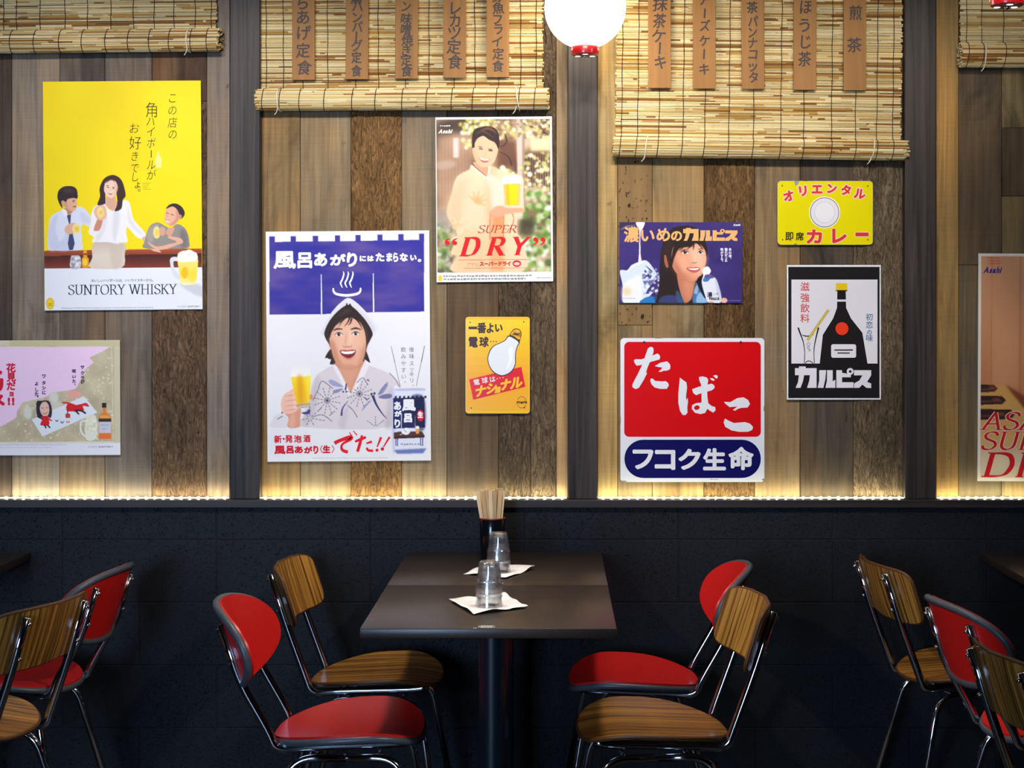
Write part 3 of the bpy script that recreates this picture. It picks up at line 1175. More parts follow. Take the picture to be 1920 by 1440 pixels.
# ------------------------------------------------------------------ menu boards hanging in front of the blinds
BOARDS = [
    (569, 150, ['らあげ定食', (6, 33, 62, 95, 127)], 'menu board with らあげ定食, first from the left'),
    (669, 148.5, ['腐ハンバーグ定食', (-3, 13, 33, 51, 69, 86, 108, 133)], 'menu board with ハンバーグ定食, second from the left'),
    (762, 147.5, ['ン味噌焼き定食', (13, 36, 56, 76, 95, 113, 133)], 'menu board with 味噌焼き定食, third from the left'),
    (852, 146, ['レカツ定食', (16, 39, 62, 88, 116)], 'menu board with カツ定食, fourth from the left'),
    (933, 145, ['身魚フライ定食', (-6, 16, 37, 55, 78, 101, 124)], 'menu board with 魚フライ定食, nearest left of the globe lamp'),
    (1237, 165, ['抹茶ケーキ', (9, 40, 68, 91, 117)], 'menu board with 抹茶ケーキ, nearest right of the globe lamp'),
    (1321, 166, ['チーズケーキ', (1, 26, 49, 77, 102, 130)], 'menu board with チーズケーキ, fourth from the right'),
    (1412.5, 167, ['茶パンナコッタ', (15, 41, 61, 81, 102, 124, 145)], 'menu board with 茶パンナコッタ, third from the right'),
    (1509, 168.5, ['ほうじ茶', (14, 48, 79, 111)], 'menu board with ほうじ茶, second from the right'),
    (1603, 169.5, ['煎茶', (25, 85)], 'menu board with 煎茶, first from the right'),
]
for i, (u, vb, (txt, vs), lab) in enumerate(BOARDS):
    y = -0.038
    f = (WALL_DIST + y) / WALL_DIST
    hw = 21.2 * U * f
    zb, zt = wz(vb, y), 2.72
    o = MB().box(-hw, hw, 0, 0.007, 0, zt - zb, None, 0.0012).build('menu_board', M['board'])
    o.location = (wx(u, y), y, zb)
    o.rotation_euler = (0, random.uniform(-0.006, 0.006), 0)
    tag(o, 'wooden ' + lab, 'menu board', 'menu boards hanging on the reed blinds')
    v = lin((176, 120, 66)) * random.uniform(0.9, 1.1)
    size = 29 if len(txt) < 6 else 23
    rg = random.Random(i)
    for c, vv in zip(txt, vs):
        fl = Flat((u, vb), -0.0005)
        st = dict(fat=0.5, nfat=6, rot=rg.uniform(-0.07, 0.07), shear=rg.uniform(-0.02, 0.1), sx=rg.uniform(0.85, 1.0))
        if c == 'ー': st['rot'] = PI / 2 + 0.06
        fl.ch(c, u + rg.uniform(-1.5, 1.5), vv, size, None, 0, **st)
        fl.build('painted_character', M['ink'], o)

SKIN, SKIN_D, SKIN_L = (228, 176, 146), (196, 134, 104), (244, 202, 176)
PRINT = M['print']

# ---------------------------------------------------------------- yellow whisky poster
o, uv = poster('whisky_poster', 'yellow whisky poster with three people at a bar counter', 84, 153, 379.5, 581, -0.008)
p = Paint(84, 153, 379.5, 322, 8, (248, 220, 10))
p.mottle((84, 153, 380, 322), [(242, 212, 6), (248, 222, 10), (250, 224, 14)], 110, 3, 0.8)
p.build('printed_background', PRINT, o, uv)
p = Paint(84, 322, 379.5, 581, 1.0, (250, 222, 2))
p.rect(84, 500, 380, 582, (238, 239, 246))
p.at(60, 320, 5.144)
# bar counter
p.poly('100,768 1640,758 1640,806 100,818', [(178, 84, 54), (140, 60, 36)], smooth=False)
p.poly('100,818 1640,806 1640,938 100,940', [(70, 26, 20), (104, 42, 30), (140, 66, 48)], smooth=False)
for k in range(8):
    p.line([(120, 850 + k * 12), (1640, 842 + k * 12)], 3, (84, 34, 24), 0.5)
# man on the left
p.poly('165,760 155,690 170,520 190,440 260,395 335,360 430,345 500,355 560,420 600,500 640,545 600,570 560,545 500,515 482,560 490,700 485,760 300,768 215,766', (222, 224, 240))
p.poly('165,600 200,470 260,420 230,560 260,660 235,760 180,755', (200, 204, 226), 0.7, 8)
p.poly('470,400 530,420 590,500 500,500', (200, 202, 220), 0.6, 8)
p.poly('330,560 320,640 250,700 240,760 360,765 370,640', (198, 203, 228), 0.7, 8)
p.poly('318,360 400,385 380,415 345,425', SKIN_D)
p.poly('335,375 350,425 320,440 300,375', (238, 239, 248))
p.poly('345,430 385,420 378,500 418,700 400,762 365,765 352,700 368,600 362,500', (66, 70, 104), smooth=False)
p.poly('290,290 340,262 400,255 432,266 442,285 437,300 446,322 436,332 438,350 428,378 400,390 368,384 330,350', SKIN)
p.poly('300,290 345,280 350,350 400,390 360,380 318,335', SKIN_D, 0.6, 8)
p.ell(315, 315, 17, 26, (220, 160, 130), 1, 3)
p.line('404,350 420,344 436,346', 9, (150, 60, 56))
p.line('398,288 420,284', 6, (70, 48, 44)); p.line('402,300 420,298', 6, (90, 62, 54))
p.poly('255,255 265,195 300,160 350,146 400,150 438,175 450,225 446,268 410,262 360,270 345,285 335,300 310,285 292,300 305,362 275,320', (52, 38, 42))
p.poly('300,190 360,165 420,185 400,210 330,215', (78, 60, 62), 0.7, 12)
p.poly('320,565 350,520 400,500 440,520 430,580 400,605 345,608', SKIN)
p.ell(436, 560, 40, 52, (244, 226, 150), 0.95, 4); p.ell(440, 562, 20, 26, (240, 196, 40), 0.9, 8)
# woman
p.poly('612,690 890,708 898,800 868,936 568,936 585,840', [(206, 186, 170), (226, 212, 196), (222, 206, 190)])
p.poly('760,720 880,715 880,820 850,930 780,930', (204, 186, 170), 0.6, 14)
p.poly('590,690 600,640 552,600 575,500 580,420 610,350 700,310 760,380 870,300 905,288 945,305 965,390 985,470 1060,560 1105,620 1082,662 1010,640 925,545 915,610 925,690 860,700 825,712 740,690', (242, 238, 240))
p.poly('800,380 850,400 840,560 800,690 780,560', (222, 216, 222), 0.8, 10)
p.poly('930,330 970,480 1070,610 1030,600 940,500', (220, 216, 224), 0.7, 8)
p.poly('690,420 730,460 700,600 640,680 620,640 670,560', (224, 218, 222), 0.7, 8)
p.poly('700,260 800,270 830,330 790,390 745,360 715,330', (226, 176, 150))
p.poly('640,332 665,250 662,170 700,85 760,48 820,50 872,92 898,160 912,245 885,285 868,370 805,392 828,330 828,250 800,150 730,150 716,270 712,320', (64, 42, 40))
p.poly('736,240 806,240 812,300 800,350 764,372 738,330', (222, 168, 140), 1, 3)
p.poly('705,165 720,110 760,80 805,92 832,140 828,200 800,250 765,266 728,240 708,205', (246, 206, 184))
p.poly('790,100 835,150 826,210 790,255 815,180', (226, 172, 146), 0.7, 8)
p.poly('720,120 745,76 790,80 812,108 770,92', (64, 42, 40), 0.9, 3)
p.line('728,150 748,144', 6, (96, 64, 58)); p.line('786,160 806,164', 6, (96, 64, 58))
p.line('734,164 752,163', 7, (70, 46, 44)); p.line('786,172 804,176', 7, (70, 46, 44))
p.poly('742,208 766,218 790,214 776,232 756,230', (180, 70, 70)); p.line('746,211 766,219 787,216', 7, (250, 245, 245))
p.line('768,170 764,196', 5, (214, 160, 140), 0.8, 2)
p.poly('650,440 690,470 660,570 610,580 604,556 632,480', (206, 140, 110))
p.poly('606,400 625,350 680,335 718,352 728,440 700,474 640,470', (236, 184, 154))
p.ell(668, 402, 34, 52, (244, 224, 150), 0.95, 5); p.ell(672, 405, 18, 24, (240, 198, 60), 0.8, 6)
p.line('610,690 720,696 800,704 915,694', 6, (196, 186, 190), 0.8, 2)
p.poly('1068,664 1104,636 1150,690 1196,740 1250,792 1214,788 1150,764', (232, 180, 152))
# man on the right
p.poly('1084,750 1090,690 1112,610 1150,530 1225,505 1300,545 1345,560 1410,520 1490,575 1520,690 1502,752 1300,758', (150, 142, 136))
p.poly('1110,620 1160,540 1230,520 1200,600 1150,720', (172, 164, 156), 0.8, 10)
p.poly('1440,570 1500,620 1505,740 1440,740', (120, 112, 108), 0.8, 12)
p.poly('1320,560 1380,560 1340,640 1300,610', (222, 164, 136))
p.poly('1290,430 1305,372 1350,345 1400,360 1425,400 1425,470 1385,525 1325,532 1286,492', (236, 178, 148))
p.poly('1400,380 1425,420 1420,480 1370,530 1330,530 1390,470', (206, 142, 112), 0.8, 8)
p.poly('1300,372 1330,335 1385,322 1440,345 1475,395 1474,440 1440,472 1424,420 1400,375 1360,352', (56, 42, 42))
p.poly('1295,476 1330,485 1322,502 1300,498', (250, 240, 236)); p.line('1292,474 1312,486 1334,484', 5, (150, 70, 64))
p.line('1300,410 1325,420', 6, (80, 54, 48)); p.line('1345,425 1372,436', 6, (80, 54, 48)); p.line('1306,436 1320,450', 5, (210, 140, 116))
p.ell(1436, 452, 16, 24, (206, 140, 112), 1, 2)
p.poly('1120,690 1160,740 1230,770 1330,750 1410,720 1460,700 1440,660 1350,640 1310,650 1400,690 1330,712 1210,735', (232, 176, 148))
p.ell(1208, 600, 34, 60, (246, 228, 150), 0.95, 4); p.ell(1210, 602, 22, 34, (240, 206, 80), 0.9, 8); p.ell(1262, 590, 32, 44, (226, 168, 138), 0.9, 4)
# ice bucket, bottle
p.poly('376,936 380,830 400,816 460,818 476,850 470,936', (196, 190, 196)); p.dots(26, (384, 826, 470, 930), 14, [(236, 234, 240), (160, 150, 160), (214, 208, 214)], 5, 2)
p.poly('488,936 484,850 498,830 500,775 534,772 538,830 553,850 552,936', (238, 158, 22), smooth=False); p.rect(494, 795, 544, 812, (150, 84, 20)); p.ell(516, 880, 24, 36, (250, 206, 60))
p.rect(508, 768, 526, 790, (244, 180, 40))
# big mug on the right, with its printed ground shade
p.poly('1430,1090 1590,1100 1640,1130 1640,1225 1500,1160', (206, 206, 214), 0.9, 10)
p.poly('1335,900 1340,850 1380,835 1420,850 1416,880 1376,876 1366,900 1380,960 1420,1010 1424,1060 1360,1010', (226, 226, 232))
p.poly('1414,800 1590,800 1594,1000 1580,1090 1520,1108 1440,1098 1424,1000', [(250, 246, 214), (250, 232, 120), (248, 224, 70), (252, 244, 190)])
p.poly('1416,880 1416,800 1470,790 1520,764 1560,788 1592,806 1590,872 1500,886', (248, 246, 236)); p.line('1500,830 1540,800', 8, (226, 222, 210), 0.8, 4)
p.line('1416,800 1450,772 1560,768 1592,800', 6, (190, 60, 30), 0.8)
p.ell(1475, 990, 32, 56, (250, 196, 20), 1, 2); p.ell(1545, 1030, 40, 50, (250, 226, 60), 0.8, 10)
# small yellow bottle emblem
p.ell(177, 1277, 40, 57, (236, 190, 20)); p.ell(177, 1277, 30, 46, (248, 214, 60), 0.8, 4); p.line('160,1280 196,1276', 6, (150, 110, 10), 0.8); p.line('160,1296 196,1292', 6, (150, 110, 10), 0.8)
p.build('printed_picture', PRINT, o, uv)
fl = Flat(uv).at(60, 140, 5.538)
INK = (62, 52, 20)
fl.col_text('この店の', 1475, (250, 378, 505, 626), 118, INK, 1, shear=0.12, sx=0.86, off=-0.008)
fl.ch('角', 1260, 372, 172, INK, 1, sx=0.84, off=-0.008)
fl.col_text('ハイボールが', 1250, (490, 598, 715, 828, 940, 1046), 118, INK, 1, shear=0.15, sx=0.82, off=-0.008)
fl.ch('お', 1076, 562, 116, INK, 1, shear=0.1, off=-0.008)
fl.ch('好', 1086, 712, 150, INK, 1, sx=0.9, off=-0.008)
fl.col_text('きでし', 1080, (850, 972, 1064), 112, INK, 1, shear=0.15, sx=0.85, off=-0.008)
fl.ch('ょ', 1108, 1140, 100, INK, 1, off=-0.004); fl.ch('。', 1150, 1178, 92, INK, 1)
for k, w in enumerate((84, 66, 50, 86)): fl.rect(1158, 1128 + k * 21, 1158 + w, 1133 + k * 21, (190, 164, 20), 1)
# pale yellow bottle figure beside the text
fl.poly('1292,880 1312,850 1316,805 1332,800 1334,845 1360,875 1356,970 1300,975', (252, 236, 140), 1)
fl.build('headline', PRINT, o)
fl.at(60, 320, 5.144)
fl.row('おいしいハイボールは、いいウイスキーから。', 575, 1190, 1058, 32, (110, 110, 118), 1, off=0.008)
fl.build('tagline', PRINT, o)
serif(fl, 'SUNTORY WHISKY', 352, 1396, 1100, 1192, (36, 42, 58), 1, thick=0.125, thin=0.035)
fl.build('wordmark', PRINT, o)
tiny_text(fl, 285, 1170, 1322, 12, (190, 190, 198), 1, 2)
fl.latin('SUNTORY', 1500, 1622, 1306, 1322, (130, 130, 138), 1, off=0.02)
fl.row('水と生きる', 1400, 1490, 1314, 18, (150, 150, 156), 1)
fl.build('fine_print', PRINT, o)

# ---------------------------------------------------------------- pink cherry blossom poster at the left edge
o, uv = poster('cherry_blossom_poster', 'pink poster of a blossom picnic with a whisky bottle, at the left edge', -82, 638, 227, 853, -0.004)
p = Paint(-82, 638, 227, 853, 1.0, (214, 206, 176))
p.rect(-82, 638, 227, 650, (206, 196, 152)); p.rect(-82, 638, 20, 650, (220, 206, 180))
p.at(0, 620, 5.538)
p.mottle((-454, 160, 1200, 1150), [(186, 172, 140), (200, 186, 154), (212, 200, 166)], 26, 4)
p.dots(420, (-454, 170, 1180, 1140), 9, [(232, 224, 198), (240, 232, 210)], 11, 2, 0.8)
p.poly('-454,172 1150,172 1080,215 940,280 985,330 900,400 870,470 800,600 720,620 560,640 480,690 340,720 250,740 190,830 180,900 80,960 0,1000 -454,1040', (248, 212, 240), smooth=False, blur=2)
p.mottle((-454, 172, 360, 700), [(238, 198, 228), (244, 212, 238)], 60, 8, 0.0)
rg = random.Random(3)
for k in range(16):
    x, y = rg.uniform(20, 900), rg.uniform(190, 480)
    p.line([(x, y), (x + rg.uniform(30, 80), y - rg.uniform(5, 25))], [2, 6, 1], (206, 178, 190), 0.6, 3)
p.line([(-454, 168), (1170, 168), (1186, 1155), (-454, 1160)], 7, (238, 232, 214), 1, 0, False)
p.rect(1186, 110, 1262, 1165, (196, 188, 150), 0.35, 8)
p.rect(-454, 1166, 1262, 1300, (232, 232, 242))
# blossom trees, sheet, figures
p.ell(570, 690, 50, 60, (226, 224, 214), 0.9, 10); p.ell(300, 850, 44, 70, (226, 224, 214), 0.9, 10); p.ell(600, 780, 60, 60, (226, 224, 206), 0.7, 12)
p.poly('340,920 880,680 1020,850 450,1098', (232, 236, 244), smooth=False)
p.ell(780, 660, 75, 40, (246, 168, 160), 0.9, 8)
p.poly('710,760 790,772 860,760 905,750 935,790 870,780 880,830 800,835 705,835', (222, 26, 36)); p.line('655,745 720,752 790,778', [14, 16, 20], (222, 26, 36)); p.line('780,832 850,830 900,860', 18, (34, 30, 44)); p.line('800,836 830,868', 16, (34, 30, 44))
p.poly('390,740 440,726 510,726 540,770 550,850 535,905 500,890 440,900 395,880', (42, 36, 56)); p.poly('425,790 450,745 490,738 518,780 520,850 495,890 455,880 430,840', (238, 192, 172))
p.line('440,805 462,800', 6, (80, 56, 54)); p.line('486,798 508,798', 6, (80, 56, 54)); p.line('448,850 475,862 508,842', [4, 9, 4], (190, 80, 84)); p.line('474,810 472,832', 5, (214, 160, 144), 0.8)
p.poly('440,890 500,885 520,930 515,980 430,978 445,930', (222, 26, 36)); p.line('500,900 548,935', 14, (222, 26, 36)); p.line('400,890 450,915', 14, (34, 30, 44)); p.line('470,975 490,1010', 14, (34, 30, 44)); p.line('500,975 530,1008', 14, (34, 30, 44))
p.rect(690, 862, 738, 905, (200, 60, 50)); p.rect(706, 835, 718, 865, (40, 34, 40)); p.rect(694, 940, 734, 955, (226, 140, 120))
for x in (600, 655): p.poly([(x - 20, 920 + (x - 600) * .3), (x, 932 + (x - 600) * .3), (x + 20, 920 + (x - 600) * .3), (x + 8, 942 + (x - 600) * .3), (x - 8, 942 + (x - 600) * .3)], (70, 74, 130))
# mug and bottle
p.line('905,935 850,950 850,1040 890,1095 905,1080', [14, 18, 16, 12], (238, 238, 236)); p.poly('905,900 1005,890 1010,1110 900,1125', (232, 230, 214)); p.dots(30, (915, 910, 1000, 1060), 12, [(244, 242, 220), (210, 204, 170), (236, 226, 150)], 9, 3)
p.poly('1076,800 1076,752 1112,752 1112,850 1150,870 1162,900 1162,1124 1034,1124 1034,900 1040,872 1076,850', (226, 132, 60), smooth=False)
p.rect(1070, 750, 1112, 800, (36, 34, 38)); p.rect(1034, 915, 1162, 948, (52, 44, 40)); p.rect(1036, 948, 1160, 1062, (206, 206, 220)); p.rect(1036, 1066, 1160, 1120, (236, 120, 50)); p.rect(1046, 880, 1150, 912, (240, 164, 80))
p.line('1055,980 1140,980', 5, (150, 150, 160)); p.line('1070,1020 1120,1020', 5, (150, 150, 160))
p.build('printed_picture', PRINT, o, uv)
fl = Flat(uv).at(0, 620, 5.538)
RED = (214, 22, 48)
fl.ch('花', 127, 385, 100, RED, 1, fat=4); fl.ch('見', 130, 480, 96, RED, 1, fat=4); fl.ch('だ', 128, 570, 98, RED, 1, fat=4); fl.ch('ョ', 132, 648, 66, RED, 1, fat=4); fl.ch('!', 112, 735, 96, RED, 1, fat=6, box=(98, 696, 112, 766)); fl.ch('!', 150, 735, 96, RED, 1, fat=6, box=(142, 696, 156, 766))
fl.ch('ト', -40, 420, 190, RED, 1, fat=12); fl.ch('リ', -30, 560, 170, RED, 1, box=(-90, 500, 40, 640), fat=9); fl.ch('ス', -20, 700, 180, RED, 1, box=(-100, 670, 56, 766), fat=10)
fl.build('headline', PRINT, o)
BK = (58, 34, 68)
fl.col_text('サクラが', 868, (380, 440, 490, 530), 44, BK, 1, fat=2); fl.col_text('咲いた、', 780, (420, 478, 525, 566), 42, BK, 1, fat=2)
fl.col_text('ワタシに', 468, (470, 540, 592, 640), 44, BK, 1, fat=2); fl.col_text('よした。', 392, (548, 610, 655, 690), 44, BK, 1, fat=2)
fl.build('speech_lettering', PRINT, o)
tiny_text(fl, -200, 700, 1182, 14, (206, 206, 214), 1, 5); tiny_text(fl, -200, 540, 1210, 14, (212, 212, 220), 1, 6)
fl.latin('SUNTORY', 1032, 1182, 1196, 1214, (120, 120, 128), 1, off=0.02); fl.row('水と生きる', 918, 1020, 1205, 20, (150, 150, 156), 1)
fl.build('fine_print', PRINT, o)

# ---------------------------------------------------------------- bath beer poster
o, uv = poster('bath_beer_poster', 'white and blue poster of a smiling man with towel on head holding beer', 501, 433.5, 807, 864, -0.008)
p = Paint(501, 433.5, 807, 864, 1.0, (236, 234, 238))
p.at(480, 420, 5.538)
p.poly('110,940 1815,920 1850,2450 130,2480', (234, 232, 236), 0.5, 40, False)
p.poly('152,182 688,180 690,935 150,935', (58, 50, 150), smooth=False)
p.poly('684,180 1230,178 1230,918 696,934', (58, 50, 150), smooth=False)
p.poly('1224,176 1756,172 1752,916 1226,918', (58, 50, 150), smooth=False)
q = Paint(501, 433.5, 807, 864, 1.0, (0, 0, 0)).at(480, 420, 5.538)
q.mottle((150, 172, 1756, 936), [(44, 40, 150), (54, 48, 150), (74, 60, 150), (92, 74, 152)], 26, 21, 1, 3.2)
blue = (abs(p.a[:, :, 2] - 150) < 3) & (abs(p.a[:, :, 0] - 58) < 3)
p.a[blue] = q.a[blue]
for x0, x1 in ((152, 210), (375, 428), (605, 660), (833, 887), (1048, 1098), (1275, 1327), (1490, 1545), (1705, 1758)):
    yy = 126 - (x0 - 152) * 0.012
    p.poly([(x0, yy), (x1, yy), (x1, 190), (x0, 190)], (60, 52, 150), smooth=False)
p.line([(688, 520), (689, 930)], [8, 18, 14], (238, 238, 244), smooth=False); p.line([(1227, 515), (1228, 918)], [8, 18, 14], (238, 238, 244), smooth=False)
# towel and hair
p.poly('672,1140 688,1090 760,960 850,850 930,782 965,768 1010,785 1090,850 1180,950 1272,1072 1255,1115 1226,1160 1180,1130 955,860 740,1130 712,1150', (230, 228, 232))
p.poly('700,1120 780,985 880,870 960,800 900,880 800,990 720,1120', (200, 198, 206), 0.6, 10); p.poly('1010,820 1120,930 1230,1070 1215,1130 1120,990', (206, 204, 212), 0.7, 12)
HAIR = (48, 32, 28)
p.poly('716,1125 760,1020 830,930 900,870 938,845 950,820 965,842 985,825 1000,850 1060,905 1150,1010 1215,1130 1200,1190 1160,1270 1150,1345 1190,1440 1130,1400 1100,1450 800,1460 835,1420 745,1390 790,1340 770,1260 730,1190', HAIR)
p.at(480, 620, 5.538)
p.poly('790,180 720,280 790,270 770,345 830,330 845,260', HAIR); p.poly('1140,200 1185,330 1130,300 1110,340 1100,260', HAIR)
# neck and robe
p.poly('840,320 1110,310 1100,400 1060,500 985,660 930,560 850,400', (206, 140, 110)); p.poly('860,380 980,400 1080,380 1020,520 985,640 940,540', (228, 168, 138), 0.7, 16)
CL = (220, 210, 214)
p.poly('150,992 165,930 190,880 250,850 330,870 335,992', (224, 218, 222))
p.poly('470,994 480,900 560,800 575,600 620,480 700,410 800,360 840,372 900,480 985,655 1050,500 1125,335 1170,360 1330,420 1440,490 1495,580 1410,600 1412,994', CL)
p.poly('800,360 850,380 985,655 940,640 880,520', (240, 234, 238), 0.9, 6); p.poly('1125,335 1175,360 1120,480 1000,660 985,655', (240, 234, 238), 0.9, 6)
p.poly('580,620 620,500 660,460 640,700 590,900 500,990 490,900', (190, 180, 186), 0.6, 16); p.poly('1380,600 1410,640 1410,990 1330,990 1360,800', (188, 178, 184), 0.6, 16); p.poly('985,655 1000,700 880,880 860,990 930,990', (198, 188, 194), 0.6, 12)
NV = (62, 58, 110)
for cx, cy, n, r in ((740, 722, 12, 150), (1075, 655, 12, 150), (560, 900, 7, 170), (1240, 1000, 7, 120)):
    for k in range(n):
        a = 2 * PI * k / n + 0.2
        for t in range(4):
            r0, r1 = r * (0.12 + 0.22 * t), r * (0.26 + 0.22 * t)
            x0, y0, x1, y1 = cx + r0 * math.cos(a), cy + r0 * math.sin(a), cx + r1 * math.cos(a), cy + r1 * math.sin(a)
            if y1 < 990 and 470 < x1 < 1410 and not (900 < x1 < 1050 and y1 < 600): p.line([(x0, y0), (x1, y1)], 7, (92, 88, 112))
    if n == 12: p.ell(cx, cy, 14, 14, NV)
for pl in ('650,600 690,520 800,600', '590,720 650,600', '590,890 690,870 790,940', '950,770 1010,830 1050,900', '1160,560 1110,490 1050,540', '820,830 760,880'):
    p.line(pl, 7, (92, 88, 112))
# dragonflies
p.line('1212,672 1245,760 1300,850 1356,916', [30, 20, 12, 4], (52, 50, 104)); p.ell(1200, 658, 12, 12, (40, 38, 70)); p.ell(1230, 652, 12, 12, (40, 38, 70))
p.poly('1265,670 1300,600 1365,535 1365,580 1320,650', (150, 150, 190)); p.poly('1270,690 1340,660 1410,665 1400,700 1320,708', (120, 118, 160)); p.poly('1200,720 1130,800 1095,835 1130,770', (150, 150, 190)); p.line('1130,690 1150,712 1180,700', 8, NV)
for k in range(5): p.line([(1275 + k * 16, 655 - k * 22), (1300 + k * 14, 640 - k * 18)], 5, (70, 68, 120))
p.line('940,545 930,615', [12, 26, 16], (52, 50, 104)); p.poly('910,580 800,510 755,520 800,570', (160, 160, 200)); p.poly('905,600 810,615 805,645 850,640', (140, 138, 178)); p.ell(906, 632, 9, 9, (40, 38, 70)); p.ell(938, 632, 9, 9, (40, 38, 70))
p.line('958,725 900,800 886,880', [4, 14, 22], (66, 64, 124)); p.poly('472,845 520,835 545,812 565,818 552,860 500,862', (70, 66, 130)); p.poly('1145,510 1170,505 1180,530', (70, 66, 120))
p.line('1385,440 1450,510 1490,590', 6, (92, 88, 112)); p.line('220,912 275,880', 8, (92, 88, 112)); p.ell(272, 843, 9, 9, (60, 56, 90))
# face (crop with the eyes)
p.at(480, 420, 5.538)
p.poly('768,1200 790,1120 830,1060 900,1010 960,975 1050,985 1105,1050 1138,1140 1146,1250 1135,1340 1108,1420 1050,1478 980,1495 910,1488 850,1455 812,1390 790,1310', (230, 170, 140))
p.poly('800,1200 830,1090 940,1020 1060,1040 1110,1150 1100,1300 1040,1340 960,1320 870,1340', (243, 192, 164), 0.85, 40)
p.poly('768,1200 790,1310 815,1400 860,1465 920,1490 870,1420 840,1330 820,1230', (196, 128, 98), 0.75, 16)
p.poly('1146,1250 1135,1340 1108,1425 1050,1480 1090,1390 1112,1290', (200, 136, 106), 0.75, 14)
p.poly('880,1480 980,1497 1060,1475 1000,1462 940,1462', (206, 140, 112), 0.7, 12)
p.line('945,1130 935,1220 928,1262', [8, 14, 10], (212, 150, 120), 0.8, 8); p.line('985,1110 985,1230', 22, (250, 212, 188), 0.7, 12)
p.line('905,1262 925,1278 950,1272 985,1276 1002,1258', [6, 9, 6], (180, 108, 84), 0.9, 3)
p.line('812,1104 850,1088 905,1092', [8, 18, 8], (58, 38, 32), 1, 3); p.line('990,1096 1040,1082 1096,1098', [10, 18, 6], (58, 38, 32), 1, 3)
for ex, ey in ((866, 1147), (1040, 1140)):
    p.poly([(ex - 40, ey + 4), (ex - 18, ey - 16), (ex + 14, ey - 18), (ex + 40, ey), (ex + 18, ey + 14), (ex - 16, ey + 16)], (240, 230, 228))
    p.ell(ex, ey - 1, 17, 17, (44, 28, 26)); p.ell(ex + 6, ey - 7, 4, 4, (250, 250, 250))
    p.line([(ex - 42, ey + 4), (ex - 18, ey - 17), (ex + 14, ey - 19), (ex + 42, ey - 1)], [5, 9, 5], (54, 34, 30))
p.poly('876,1318 920,1312 960,1318 1000,1310 1040,1316 1020,1370 975,1395 930,1388 895,1360', (128, 36, 36))
p.poly('886,1322 960,1322 1032,1318 1008,1342 960,1350 910,1345', (250, 248, 246))
p.line('900,1366 940,1394 980,1398 1022,1368', [8, 16, 16, 6], (222, 130, 120), 1, 3); p.line('870,1316 920,1308 960,1314 1000,1306 1044,1312', [4, 9, 4], (190, 96, 88), 1, 2)
p.line('850,1280 836,1330 850,1370', [3, 8, 3], (206, 140, 112), 0.7, 6); p.line('1070,1270 1086,1310 1074,1360', [3, 8, 3], (206, 140, 112), 0.7, 6)
for l in ('950,960 900,1010 862,1070', '980,970 960,1020 920,1066', '940,960 860,1000 826,1050', '1000,980 985,1030 960,1050', '1040,980 1080,1030 1110,1100', '1010,960 1060,1000 1100,1060', '880,990 830,1040 800,1110'):
    p.line(l, [20, 12, 2], HAIR, 1, 2)
p.poly('800,1000 950,930 1100,1000 1130,1080 1080,1010 950,965 850,1020 790,1120 770,1180 750,1120', HAIR, 1, 4)
p.poly('850,960 940,880 1000,890 960,920', (92, 66, 56), 0.5, 14)
# hand and beer glass
p.at(480, 620, 5.538)
p.poly('330,994 338,900 290,840 300,790 420,800 468,806 460,900 448,994', (222, 154, 130)); p.poly('340,990 350,900 400,850 400,990', (236, 176, 150), 0.7, 12)
p.poly('285,850 262,780 266,715 300,650 345,625 395,598 440,660 440,800 380,850', (240, 190, 168))
for y in (664, 716, 768, 812): p.line([(300, y + 12), (360, y + 2), (428, y - 6)], [3, 7, 4], (206, 140, 116), 0.9, 2)
for y in (650, 690, 740, 790): p.ell(408, y - 2, 24, 20, (246, 204, 184), 0.9, 5)
p.ell(572, 684, 20, 28, (214, 146, 110), 1, 3)
p.poly('365,372 465,362 570,368 572,470 364,474', [(240, 236, 232), (246, 244, 242)], smooth=False, blur=3)
p.poly('364,474 572,468 554,745 548,752 432,764 420,752', [(250, 224, 60), (250, 206, 20), (246, 196, 16), (244, 200, 50)], smooth=False, blur=2)
p.poly('430,480 485,478 490,740 450,745', (226, 150, 10), 0.65, 14); p.poly('530,480 566,480 550,740 535,740', (254, 236, 80), 0.7, 10)
p.poly('424,762 550,750 548,780 490,796 440,794', (186, 160, 130)); p.line('440,786 545,770', 8, (240, 232, 220), 0.8, 2)
# can
p.poly('1414,640 1440,604 1480,600 1730,598 1746,640 1764,1200 1740,1262 1700,1278 1460,1280 1424,1250 1412,1200', (226, 228, 244), smooth=False)
p.poly('1470,606 1730,602 1735,626 1470,626', (176, 184, 210), 0.8, 4); p.poly('1424,1240 1764,1225 1730,1276 1460,1280', (96, 110, 176), 0.9, 6, False); p.poly('1412,640 1436,640 1434,1240 1412,1200', (176, 182, 220), 0.6, 8)
p.poly('1424,704 1744,694 1752,1010 1420,1018', (36, 40, 92), smooth=False)
for x in range(1436, 1745, 44): p.poly([(x, 704), (x + 6, 682), (x + 26, 680), (x + 22, 704)], (30, 30, 60), smooth=False)
p.line([(1508, 860), (1506, 1016)], 7, (232, 234, 246)); p.line([(1648, 880), (1650, 1014)], 7, (232, 234, 246)); p.poly('1600,705 1744,696 1750,1010 1655,1012', (24, 24, 60), 0.6, 8)
p.ell(1704, 886, 36, 60, (214, 24, 44))
p.poly('1425,1060 1480,1050 1720,1048 1748,1098 1738,1112 1430,1120', (86, 52, 46), smooth=False); p.poly('1425,1100 1748,1096 1740,1114 1430,1124', (58, 34, 32), smooth=False)
for x in (1450, 1468, 1706, 1726): p.line([(x, 1118), (x - 4, 1200)], 9, (52, 50, 110))
